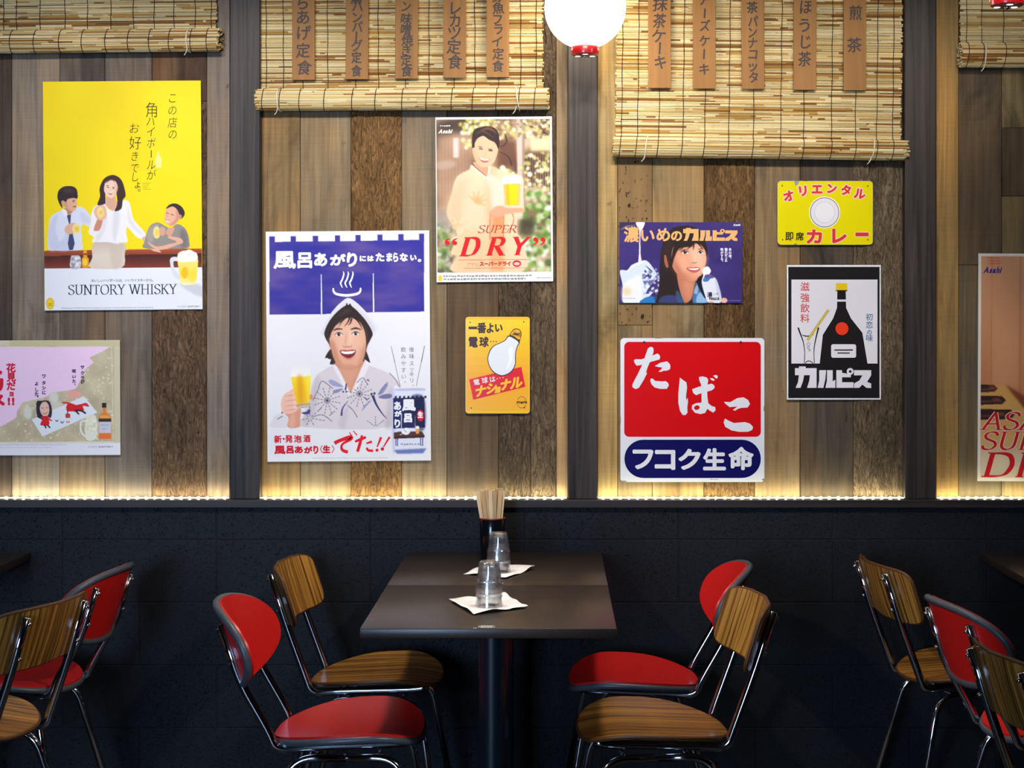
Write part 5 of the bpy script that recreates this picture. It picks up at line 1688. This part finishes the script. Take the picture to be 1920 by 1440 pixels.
# ---------------------------------------------------------------- red and blue tobacco sign
o, uv = sign_plate('tobacco_sign', 'large white enamel sign with red たばこ panel above a dark blue oval', 1162.5, 633.5, 1432.5, 903, 7, M['tin'], 0.0, -0.014, 0.004)
fl = Flat(uv).at(1150, 620, 4.8)
EW = (232, 232, 238)
fl.rrect(62, 66, 1354, 1358, 34, EW, 0)
for (x, y, rx, ry) in ((400, 64, 40, 5), (60, 800, 5, 40), (1346, 1336, 14, 8), (1352, 700, 4, 26), (90, 1352, 30, 6)): fl.ell(x, y, rx, ry, (150, 120, 84), 1)
fl.rrect(96, 100, 1322, 952, 44, (214, 10, 16), 1)
TB = ['182,265 200,255 250,257 300,240 395,205 414,220 418,240 412,258 340,278 240,310 208,314 190,290',
      '308,160 328,145 350,148 360,165 358,195 330,270 300,345 292,380 302,378 272,440 228,512 200,524 172,510 168,490 175,470 215,395 258,305 280,240',
      '370,318 420,287 480,275 505,298 511,320 506,346 480,358 446,360 430,369 402,368 430,346 436,330 402,325',
      '335,428 350,430 375,450 430,455 470,453 490,470 497,490 478,522 420,522 370,510 340,480 330,450',
      '595,420 620,440 655,465 660,510 650,590 655,628 666,600 668,640 662,690 664,735 646,757 620,755 597,720 582,650 582,560 590,480',
      '705,525 760,505 880,475 902,488 908,512 882,535 790,560 742,578 716,560',
      '768,415 800,410 836,420 850,440 840,520 842,590 850,650 880,675 912,685 916,712 895,735 862,716 842,700 822,738 780,748 730,736 702,700 706,668 740,650 790,645 790,560 785,480 768,440',
      '864,428 885,425 908,440 900,450 884,446', '894,404 914,398 932,402 936,420 922,430 906,416',
      '990,638 1050,640 1110,605 1168,598 1208,622 1226,658 1202,690 1150,692 1115,702 1092,718 1070,712 1112,680 1042,686 1005,656',
      '1000,788 1030,806 1080,828 1180,820 1225,834 1252,864 1244,890 1210,906 1130,908 1060,895 1002,862 988,822']
for q in TB: fl.poly(q, EW, 2)
fl.ell(748, 690, 26, 20, (214, 10, 16), 3, -0.2)
fl.rrect(98, 978, 1322, 1322, 170, (16, 14, 88), 1)
for c, b in (('フ', (180, 1075, 350, 1235)), ('コ', (378, 1078, 546, 1240)), ('ク', (590, 1068, 774, 1240)), ('生', (812, 1062, 1000, 1244)), ('命', (1040, 1050, 1250, 1242))): fl.ch(c, 0, 0, 0, EW, 2, box=b, fat=9)
fl.latin('41-06', 866, 938, 1328, 1340, (110, 106, 106), 2)
fl.build('printed_face', M['enamel'], o)
for x in (275, 1142):
    b = MB().lathe([(0.0, -0.003), (0.0038, -0.002), (0.0042, 0.0)], 12).build('screw', M['steel_dark'], o, True)
    b.rotation_euler = (PI / 2, 0, 0)
    b.location = ((1150 + x / 4.8 - uv[0]) * U, -0.001, -(620 + 104 / 4.8 - uv[1]) * U)
    b.rotation_euler = (PI / 2, 0, 0)
    b.scale = (1, 1, -1)

# ---------------------------------------------------------------- beer poster cut by the right edge of the photo
o, uv = poster('counter_beer_poster', 'tall beer poster of a wooden counter with black plates, cut by the right edge', 1832, 476, 2138, 902, 0.004)
p = Paint(1832, 476, 2138, 902, 1.5, (226, 208, 190))
p.at(1740, 460, 3.0)
p.poly('290,64 1180,64 1180,1300 285,1300', [(206, 150, 112), (200, 138, 96), (190, 118, 74), (176, 100, 56)], smooth=False)
p.rect(350, 64, 505, 800, (206, 146, 104), 0.8, 14); p.line([(352, 64), (350, 790)], 4, (164, 104, 70), 0.7, 2); p.line([(512, 64), (512, 860)], 6, (150, 92, 60), 0.8, 3); p.line([(760, 64), (760, 900)], 6, (150, 92, 60), 0.8, 3)
p.poly('286,790 430,784 540,920 760,1180 1180,1250 1180,1320 280,1320', [(206, 150, 80), (214, 164, 96), (222, 190, 140)], smooth=False, blur=2); p.poly('430,784 545,925 700,1100 1180,1200 1180,900 560,860', (120, 62, 36), 0.9, 6, False)
for x0, x1, y in ((286, 388, 806), (286, 434, 872), (286, 484, 952)):
    h = 22 + (y - 800) * 0.06
    p.poly([(x0, y - h), (x1 - 22, y - h * 0.9), (x1, y), (x1 - 20, y + h * 0.8), (x0, y + h)], (58, 34, 32), smooth=False); p.line([(x0 + 4, y + h * 0.3), (x1 - 20, y + h * 0.2)], 6, (126, 90, 78), 0.8, 3); p.ell((x0 + x1) / 2 + 20, y - 4, 24, 9, (150, 70, 56), 0.8, 4)
# a server in white behind the counter, past the frame of the photo
p.poly('640,900 650,700 700,600 800,560 900,600 960,720 970,960 800,980', (232, 226, 220), 1, 4); p.ell(800, 480, 70, 90, (232, 180, 150), 1, 4); p.poly('720,470 730,390 800,360 870,390 884,470 850,420 760,420', (48, 34, 32), 1, 4)
p.poly('286,1140 700,1160 1180,1220 1180,1320 280,1320', (230, 216, 190), 0.7, 24, False)
for b in ((260, 44, 292, 1330), (268, 44, 1200, 62), (250, 1306, 1200, 1330), (1176, 44, 1200, 1330)): p.rect(*b, (232, 222, 210))
p.build('printed_picture', PRINT, o, uv)
fl = Flat(uv).at(1740, 460, 3.0)
fl.latin('Asahi', 304, 402, 124, 156, (52, 44, 130), 1, shear=0.3, off=0.05)
for k in range(3): tiny_text(fl, 326 + k * 4, 396, 74 + k * 15, 9, (206, 96, 70), 1, 40 + k, 0.1)
fl.build('corner_logo', PRINT, o)
for word, x0, x1, y0, y1 in (('ASAHI', 296, 800, 940, 1036), ('SUPER', 290, 800, 1050, 1148), ('DRY', 296, 800, 1168, 1300)):
    w = 0.17 if word != 'DRY' else 0.22
    serif(fl, word, x0, x1, y0, y1, (240, 196, 170), 1, shear=0.28, thick=w, thin=0.05, fat=9)
    serif(fl, word, x0, x1, y0, y1, (196, 24, 32), 2, shear=0.28, thick=w, thin=0.05)
fl.build('headline', PRINT, o)

# ------------------------------------------------------------------ tables
TT = 0.75


def make_table(x, y, label, sticker):
    r = empty('cafe_table', (x, y, 0))
    tag(r, label, 'table', 'square cafe tables along the wall')
    h = 0.3095
    MB().box(-h, h, -h, h, TT - 0.024, TT, None, 0.0025).build('tabletop', M['table'], r, 'auto')
    col = MB().tube([(0, 0, 0.02), (0, 0, TT - 0.03)], 0.038, 24).build('column', M['steel_dark'], r, 'auto')
    MB().box(-0.16, 0.16, -0.16, 0.16, TT - 0.032, TT - 0.024, None, 0.002).build('mounting_plate', M['steel_dark'], r)
    MB().lathe([(0.0, 0.024), (0.036, 0.024), (0.05, 0.018), (0.14, 0.012), (0.148, 0.008), (0.15, 0.0), (0.0, 0.0)], 40).build('base_plate', M['steel_dark'], r, 'auto')
    if sticker:
        st = MB()
        st.box(-0.024, 0.024, 0, 0.036, 0, 0.0004, (44, 42, 40))
        st.box(-0.0145, 0.0145, 0.005, 0.032, 0.0004, 0.0006, (196, 190, 184))
        rg = random.Random(4)
        xx = -0.0135
        while xx < 0.013:
            w = rg.choice((0.0006, 0.001, 0.0014))
            st.box(xx, xx + w, 0.0075, 0.0295, 0.0006, 0.0007, (84, 80, 78))
            xx += w + rg.choice((0.0007, 0.0012))
        for a in (-0.0195, -0.0175, 0.0165, 0.019): st.box(a, a + 0.0009, 0.006, 0.03, 0.0004, 0.0006, (190, 184, 178))
        st.box(-0.031, -0.0225, -0.001, 0.0016, 0, 0.0006, (206, 202, 196))
        o = st.build('barcode_sticker', M['reed'], r)
        o.location = (-0.005, -h + 0.004, TT)
    return r


XT = -0.1585
make_table(XT, -0.987, 'front dark brown table, with the nearer pair of stacked glasses and a barcode sticker', True)
make_table(XT, -0.367, 'rear dark brown table against the wall, holding the chopstick cup', True)
make_table(-1.9775, -0.367, 'dark table in shadow at the left edge, behind the red chair', False)
make_table(1.6625, -0.367, 'dark table in shadow at the right edge, beside the wooden chair', False)


# ------------------------------------------------------------------ chairs (local +x is the way the chair faces)
def outline(a, b, n, rear, N=56):
    pts = []
    for k in range(N):
        t = 2 * PI * k / N
        c, s = math.cos(t), math.sin(t)
        x = a * math.copysign(abs(c) ** (2 / n), c)
        y = b * math.copysign(abs(s) ** (2 / n), s)
        y *= 1 - rear * max(0, -x / a) ** 1.6
        pts.append((x, y))
    return pts


def slab(out, f, th, rings=7):
    """a curved board: outline filled ring by ring, pushed through f(x, y) -> point and thickness direction"""
    N = len(out)
    mb = MB()
    top, bot = [], []
    for side, L in ((0, top), (1, bot)):
        for j in range(rings + 1):
            t = j / rings
            for (x, y) in out:
                p, nrm = f(x * t, y * t)
                L.append(p - nrm * (th * side))
    nt = len(top)
    V = top + bot
    F = []
    for j in range(rings):
        for k in range(N):
            k2 = (k + 1) % N
            F.append((j * N + k, (j + 1) * N + k, (j + 1) * N + k2, j * N + k2))
            F.append((nt + j * N + k, nt + j * N + k2, nt + (j + 1) * N + k2, nt + (j + 1) * N + k))
    e = rings * N
    for k in range(N):
        k2 = (k + 1) % N
        F.append((e + k, nt + e + k, nt + e + k2, e + k2))
    mb.add(V, F)
    return mb


def seat_f(x, y):
    z = 0.447 + 0.055 * x - 0.020 * max(0.0, (x - 0.06) / 0.13) ** 2 + 0.026 * (y / 0.2) ** 2 - 0.008
    return Vector((x, y, z)), Vector((0, 0, 1))


BK_X, BK_Z, LEAN = -0.268, 0.690, 0.32


def back_f(w, h, dz=0.0, dx=0.0, cv=0.078):
    """w across, h up the leaning back; the sides come forward"""
    h = h + dz
    p = Vector((BK_X + dx - LEAN * h + cv * (w / 0.2) ** 2, w, BK_Z + h))
    n = Vector((1, -cv * 10 * w / 0.2, LEAN)).normalized()
    return p, n


def weld(o):
    bm = bmesh.new(); bm.from_mesh(o.data)
    bmesh.ops.remove_doubles(bm, verts=bm.verts[:], dist=1e-5)
    bmesh.ops.recalc_face_normals(bm, faces=bm.faces[:])
    bm.to_mesh(o.data); bm.free()
    o.data.polygons.foreach_set('use_smooth', [True] * len(o.data.polygons))
    try: o.data.set_sharp_from_angle(angle=math.radians(40))
    except Exception: pass


def make_chair(kind):
    r = empty('dining_chair', (0, 0, 0))
    red = kind == 'red'
    so = outline(0.19, 0.2, 3.0, 0.3)
    th = 0.016 if red else 0.012
    s = slab(so, seat_f, th).build('seat', M['red'] if red else M['laminate_x'], r, 'auto'); weld(s)
    bo = [(y, x) for x, y in outline(0.106 if red else 0.078, 0.2, 2.4 if red else 6.5, 0.12 if red else 0.0)]
    bdz, bdx = (-0.026, -0.036) if red else (0.0, 0.0)
    bf = lambda w, h: back_f(w, h, bdz, bdx, 0.078 if red else 0.052)
    b = slab(bo, bf, th).build('backrest', M['red'] if red else M['laminate_z'], r, 'auto'); weld(b)
    edge = M['rubber'] if red else M['ply']
    er = 0.0098 if red else 0.0056
    for nm, out, f in (('seat_edging', so, seat_f), ('back_edging', bo, bf)):
        dep, ins = (0.0145, 0.985) if red else (th / 2, 1.0)
        path = [f(x * ins, y * ins)[0] - f(x * ins, y * ins)[1] * dep for x, y in out]
        path.append(path[0]); path.append(path[1])
        MB().tube(path, er, 10, False).build(nm, edge, r, True)
    tr = 0.0112
    for sgn in (-1, 1):
        y1, y0 = sgn * 0.125, sgn * 0.105
        off = -0.024
        top = bf(y1, 0.062)[0] + Vector((off, 0, 0))
        low = bf(y1, -0.085)[0] + Vector((off, 0, 0))
        zr = 0.413
        pts = [top, low, Vector((-0.187, y1, 0.45)), Vector((-0.172, y1, zr - 0.004)), Vector((-0.10, (y1 + y0) / 2, zr)), Vector((0.13, y0, zr + 0.006)), Vector((0.165, y0, zr + 0.014))]
        bp = MB().tube(fillet(pts, 0.05, 6), tr, 14).build('back_post', M['chrome'], r, True)
        for h in (0.045, -0.045):
            c = bf(y1, h)[0]
            MB().tube([c + Vector((-0.004, 0, 0)), c + Vector((off - tr - 0.003, 0, 0)), c + Vector((off - tr - 0.007, 0, 0))], [0.005, 0.005, 0.0025], 10).build('bolt', M['chrome'], bp, True)
        for fr in (1, -1):
            foot = Vector((0.205 if fr > 0 else -0.225, sgn * 0.195, 0.012))
            knee = Vector((0.142 if fr > 0 else -0.132, sgn * 0.132, 0.389))
            mid = Vector((0.005, sgn * 0.126, 0.389))
            lg = MB().tube(fillet([foot, knee, mid], 0.06, 8), 0.0105, 12).build('leg', M['chrome'], r, True)
            MB().lathe([(0.0, 0.0), (0.012, 0.0), (0.0135, 0.004), (0.0135, 0.022), (0.0, 0.022)], 14, tuple(foot - Vector((0, 0, 0.012)))).build('foot_cap', M['steel_dark'], lg, True)
    for x in (-0.075, 0.085):
        MB().tube(fillet([(x, -0.126, 0.39), (x, -0.07, 0.382), (x, 0.07, 0.382), (x, 0.126, 0.39)], 0.03, 4), 0.0085, 12).build('stretcher', M['chrome'], r, True)
    return r


def copy_tree(o, parent=None):
    c = o.copy()
    COL.objects.link(c)
    if parent is not None: c.parent = parent
    for ch in list(o.children): copy_tree(ch, c)
    return c


proto = {}


def chair(kind, x, y, deg, label):
    if kind not in proto:
        o = proto[kind] = make_chair(kind)
    else:
        o = copy_tree(proto[kind])
    o.location = (x, y, 0)
    o.rotation_euler = (0, 0, math.radians(deg))
    tag(o, label, 'chair', 'red and wooden dining chairs')
    return o


chair('red', -0.530, -0.990, 0, 'red chair with grey edging at the left side of the front table')
chair('wood', -0.525, -0.400, -3, 'wooden chair at the left side of the rear table, near the wall')
chair('red', 0.235, -0.420, 180, 'red chair tucked in at the right side of the rear table, behind the wooden one')
chair('wood', 0.255, -0.990, 185, 'wooden chair in front of a red one, at the right side of the front table')
chair('red', -1.60, -0.420, 173, 'red chair seen from behind in the left shadow, farther from the camera')
chair('wood', -1.555, -0.96, 163, 'wooden chair seen from behind, overlapping the red chair at the left edge')
chair('wood', 1.235, -0.33, 8, 'wooden chair near the wall, leftmost of the three chairs on the right')
chair('red', 1.325, -0.95, 10, 'red chair seen from behind, middle of the three chairs on the right')
chair('wood', 1.25, -1.60, 10, 'dark wooden chair cut by the right edge, nearest to the camera')

# ------------------------------------------------------------------ napkins, glasses, chopstick cup
def napkin(label, corners, seed):
    cx, cy = sum(c[0] for c in corners) / 4, sum(c[1] for c in corners) / 4
    N = 14
    V, F = [], []
    for j in range(N + 1):
        for i in range(N + 1):
            a, b = i / N, j / N
            x = (corners[0][0] * (1 - a) + corners[1][0] * a) * (1 - b) + (corners[3][0] * (1 - a) + corners[2][0] * a) * b
            y = (corners[0][1] * (1 - a) + corners[1][1] * a) * (1 - b) + (corners[3][1] * (1 - a) + corners[2][1] * a) * b
            e = max(abs(a - 0.5), abs(b - 0.5)) * 2
            wv = mnoise.noise(Vector((a * 3 + seed, b * 3, seed * 2.3)))
            V.append((x - cx, y - cy, 0.0004 + max(0.0, (e - 0.62) / 0.38) ** 2 * (0.006 + 0.008 * wv)))
    n = len(V)
    for j in range(N):
        for i in range(N):
            k = j * (N + 1) + i
            F.append((k, k + 1, k + N + 2, k + N + 1))
    mb = MB()
    mb.add(V, F)
    mb.add([(x, y, z + 0.0008) for x, y, z in V], [f for f in F])
    rim = [i for i in range(N + 1)] + [j * (N + 1) + N for j in range(1, N + 1)] + [N * (N + 1) + i for i in range(N - 1, -1, -1)] + [j * (N + 1) for j in range(N - 1, 0, -1)]
    for k in range(len(rim)):
        a, b = rim[k], rim[(k + 1) % len(rim)]
        mb.f.append((a, b, n + b, n + a)); mb.c.append(None)
    o = mb.build('paper_napkin', M['napkin'], None, True)
    o.location = (cx, cy, TT)
    tag(o, label, 'napkin', 'napkins under the stacked glasses')
    return o


def onplane(u, v, z=TT):
    d = (1.5 - z) * 2965 / (v - 594)
    return ((u - 1039) * d / 2965, d - WALL_DIST)


napkin('white paper napkin under the nearer glasses, with a lifted left corner', [onplane(842, 1127), onplane(888, 1154), onplane(990, 1140.5), onplane(945, 1118)], 1.3)
napkin('white paper napkin under the rear glasses', [onplane(869, 1077), onplane(948, 1086), onplane(1003, 1067), onplane(920, 1062)], 4.1)

GH, GR0, GR1 = 0.081, 0.0355, 0.0245


def make_tumbler():
    """upside-down tumbler: rim at z = 0, base at the top, flutes below the base and a ring bead above the rim"""
    def outer(z):
        return GR0 + (GR1 - GR0) * (z / GH) ** 1.15
    prof = [(outer(0), 0.0)]
    for z in (0.004, 0.012, 0.02): prof.append((outer(z), z))
    prof += [(outer(0.024) + 0.0018, 0.0255), (outer(0.028) + 0.0024, 0.028), (outer(0.032) + 0.0012, 0.031)]
    for z in (0.034, 0.045, 0.056, 0.066, 0.074): prof.append((outer(z), z))
    prof += [(GR1 + 0.0005, 0.079), (GR1 - 0.002, GH), (0.0, GH)]
    t = 0.0021
    inner = [(0.0, GH - 0.006), (GR1 - 0.005, GH - 0.006), (GR1 - 0.003, GH - 0.009)]
    for z in (0.066, 0.056, 0.045, 0.034, 0.02, 0.008): inner.append((outer(z) - t, z))
    inner.append((outer(0) - t * 0.8, 0.0))
    full = prof + inner

    def rad(a, z):
        if 0.034 < z < 0.079:
            return 1 + 0.045 * abs(math.cos(4.5 * a)) * min(1, (z - 0.034) / 0.01)
        return 1.0
    return MB().lathe(full, 60, (0, 0, 0), None, True, rad).build('tumbler_glass', M['glass'], None, 'auto')


g0 = None
for (u, v, nm) in ((917, 1137, 'nearer'), (935, 1073, 'rear')):
    x, y = onplane(u, v)
    for k, what in ((0, 'lower upside-down tumbler of the %s stack, its rim on the napkin'), (1, 'upper upside-down tumbler of the %s stack, nested over the other')):
        if g0 is None:
            g0 = make_tumbler(); weld(g0); o = g0
        else:
            o = g0.copy(); COL.objects.link(o)
        o.location = (x, y, TT + 0.0015 + k * 0.035)
        o.rotation_euler = (0, 0, 0.4 * k + 0.2)
        tag(o, 'clear glass, ' + what % nm, 'glass', 'upside-down tumblers on the napkins')

hx, hy = onplane(923, 1050)
hold = empty('chopstick_cup', (hx, hy, TT))
tag(hold, 'black cup with a thin red rim holding the chopsticks, at the back of the table', 'cup')
HH = 0.130
MB().lathe([(0.0, 0.0), (0.034, 0.0), (0.036, 0.003), (0.0405, HH - 0.002), (0.0395, HH - 0.0005), (0.0375, HH - 0.004), (0.033, 0.008), (0.0, 0.006)], 40).build('cup_body', M['cup_black'], hold, 'auto')
MB().lathe([(0.0405, HH - 0.002), (0.0412, HH), (0.040, HH + 0.0014), (0.0382, HH), (0.0375, HH - 0.004)], 40).build('rim', M['cup_red'], hold, True)
rg = random.Random(11)
cs = MB()
for sx in (-1, 1):
    cs.box(sx * 0.0032 - 0.0027, sx * 0.0032 + 0.0027, -0.0024, 0.0024, 0, 0.205, None, 0.0006)
cs.box(-0.0009, 0.0009, -0.0016, 0.0016, 0.12, 0.203)
c0 = None
spots = []
for row, n, ry in ((0, 5, -0.022), (1, 6, -0.009), (2, 6, 0.005), (3, 4, 0.019)):
    for k in range(n):
        w = 0.0265 if row in (1, 2) else 0.018
        spots.append(((-w + 2 * w * (k / (n - 1))) , ry))
for (bx, by) in spots:
    if c0 is None:
        o = c0 = cs.build('chopsticks', M['bamboo'])
    else:
        o = c0.copy(); COL.objects.link(o)
    lean = -0.03 + bx * 4.9 + rg.uniform(-0.015, 0.015)
    o.rotation_euler = (rg.uniform(-0.02, 0.02) - by * 1.2, lean, rg.uniform(-0.35, 0.35))
    o.location = (hx + bx * 0.5 + 0.002, hy + by * 0.7, TT + 0.0085 + rg.uniform(0, 0.009))
    tag(o, 'pair of pale wooden chopsticks standing in the black cup', 'chopsticks', 'wooden chopsticks in the black cup')

# ------------------------------------------------------------------ pendant globe lamps
def globe_lamp(x, y, zc, R, label):
    r = empty('globe_lamp', (x, y, zc))
    tag(r, label, 'lamp', 'glowing globe pendant lamps')
    a0 = math.asin(0.040 / R)
    prof = [(R * math.sin(t), -R * math.cos(t)) for t in np.linspace(a0, PI - a0, 26)]
    MB().lathe(prof, 48).build('globe', M['globe'], r, True)
    zb = -R * math.cos(a0)
    cap = MB().lathe([(0.0, zb - 0.028), (0.036, zb - 0.028), (0.0415, zb - 0.025), (0.0425, zb - 0.016), (0.0425, zb - 0.004), (0.040, zb + 0.002), (0.0, zb + 0.003)], 40).build('lower_cap', M['cap_red'], r, 'auto')
    for k in range(3):
        t = 2 * PI * k / 3 - PI / 2
        o = MB().lathe([(0.0, -0.0004), (0.0085, -0.0004), (0.0085, 0.0)], 18).build('light_hole', M['glow'], cap)
        o.location = (0.0255 * math.cos(t), 0.0255 * math.sin(t), zb - 0.028)
    for k in range(4):
        t = -PI / 2 + (1.2, -1.2, 1.94, -1.94)[k]
        o = MB().lathe([(0.0, -0.0004), (0.0048, -0.0004), (0.0048, 0.0)], 14).build('light_hole', M['glow'], cap)
        o.location = (0.0426 * math.cos(t), 0.0426 * math.sin(t), zb - 0.010)
        o.rotation_euler = (PI / 2, 0, t + PI / 2)
    MB().tube([(0, 0, zb - 0.027), (0, 0, zb - 0.033), (0, 0, zb - 0.036)], [0.006, 0.006, 0.003], 14).build('screw_nut', M['chrome'], cap, True)
    MB().lathe([(0.0, -zb + 0.05), (0.018, -zb + 0.048), (0.03, -zb + 0.02), (0.042, -zb + 0.006), (0.042, -zb - 0.002), (0.0, -zb - 0.003)], 32).build('upper_cap', M['cap_red'], r, 'auto')
    MB().tube([(0, 0, -zb + 0.045), (0, 0, RZ - zc)], 0.004, 10).build('cord', M['steel_dark'], r, True)
    MB().lathe([(0.0, RZ - zc - 0.03), (0.04, RZ - zc - 0.028), (0.05, RZ - zc)], 24).build('ceiling_rose', M['steel_dark'], r, True)
    return r


globe_lamp(0.094, -0.30, 2.437, 0.123, 'glowing white globe lamp with a red spotted cap, at the top of the middle post')
globe_lamp(1.157, -1.06, 2.437, 0.123, 'globe lamp cut by the top right corner, only its red cap in view')
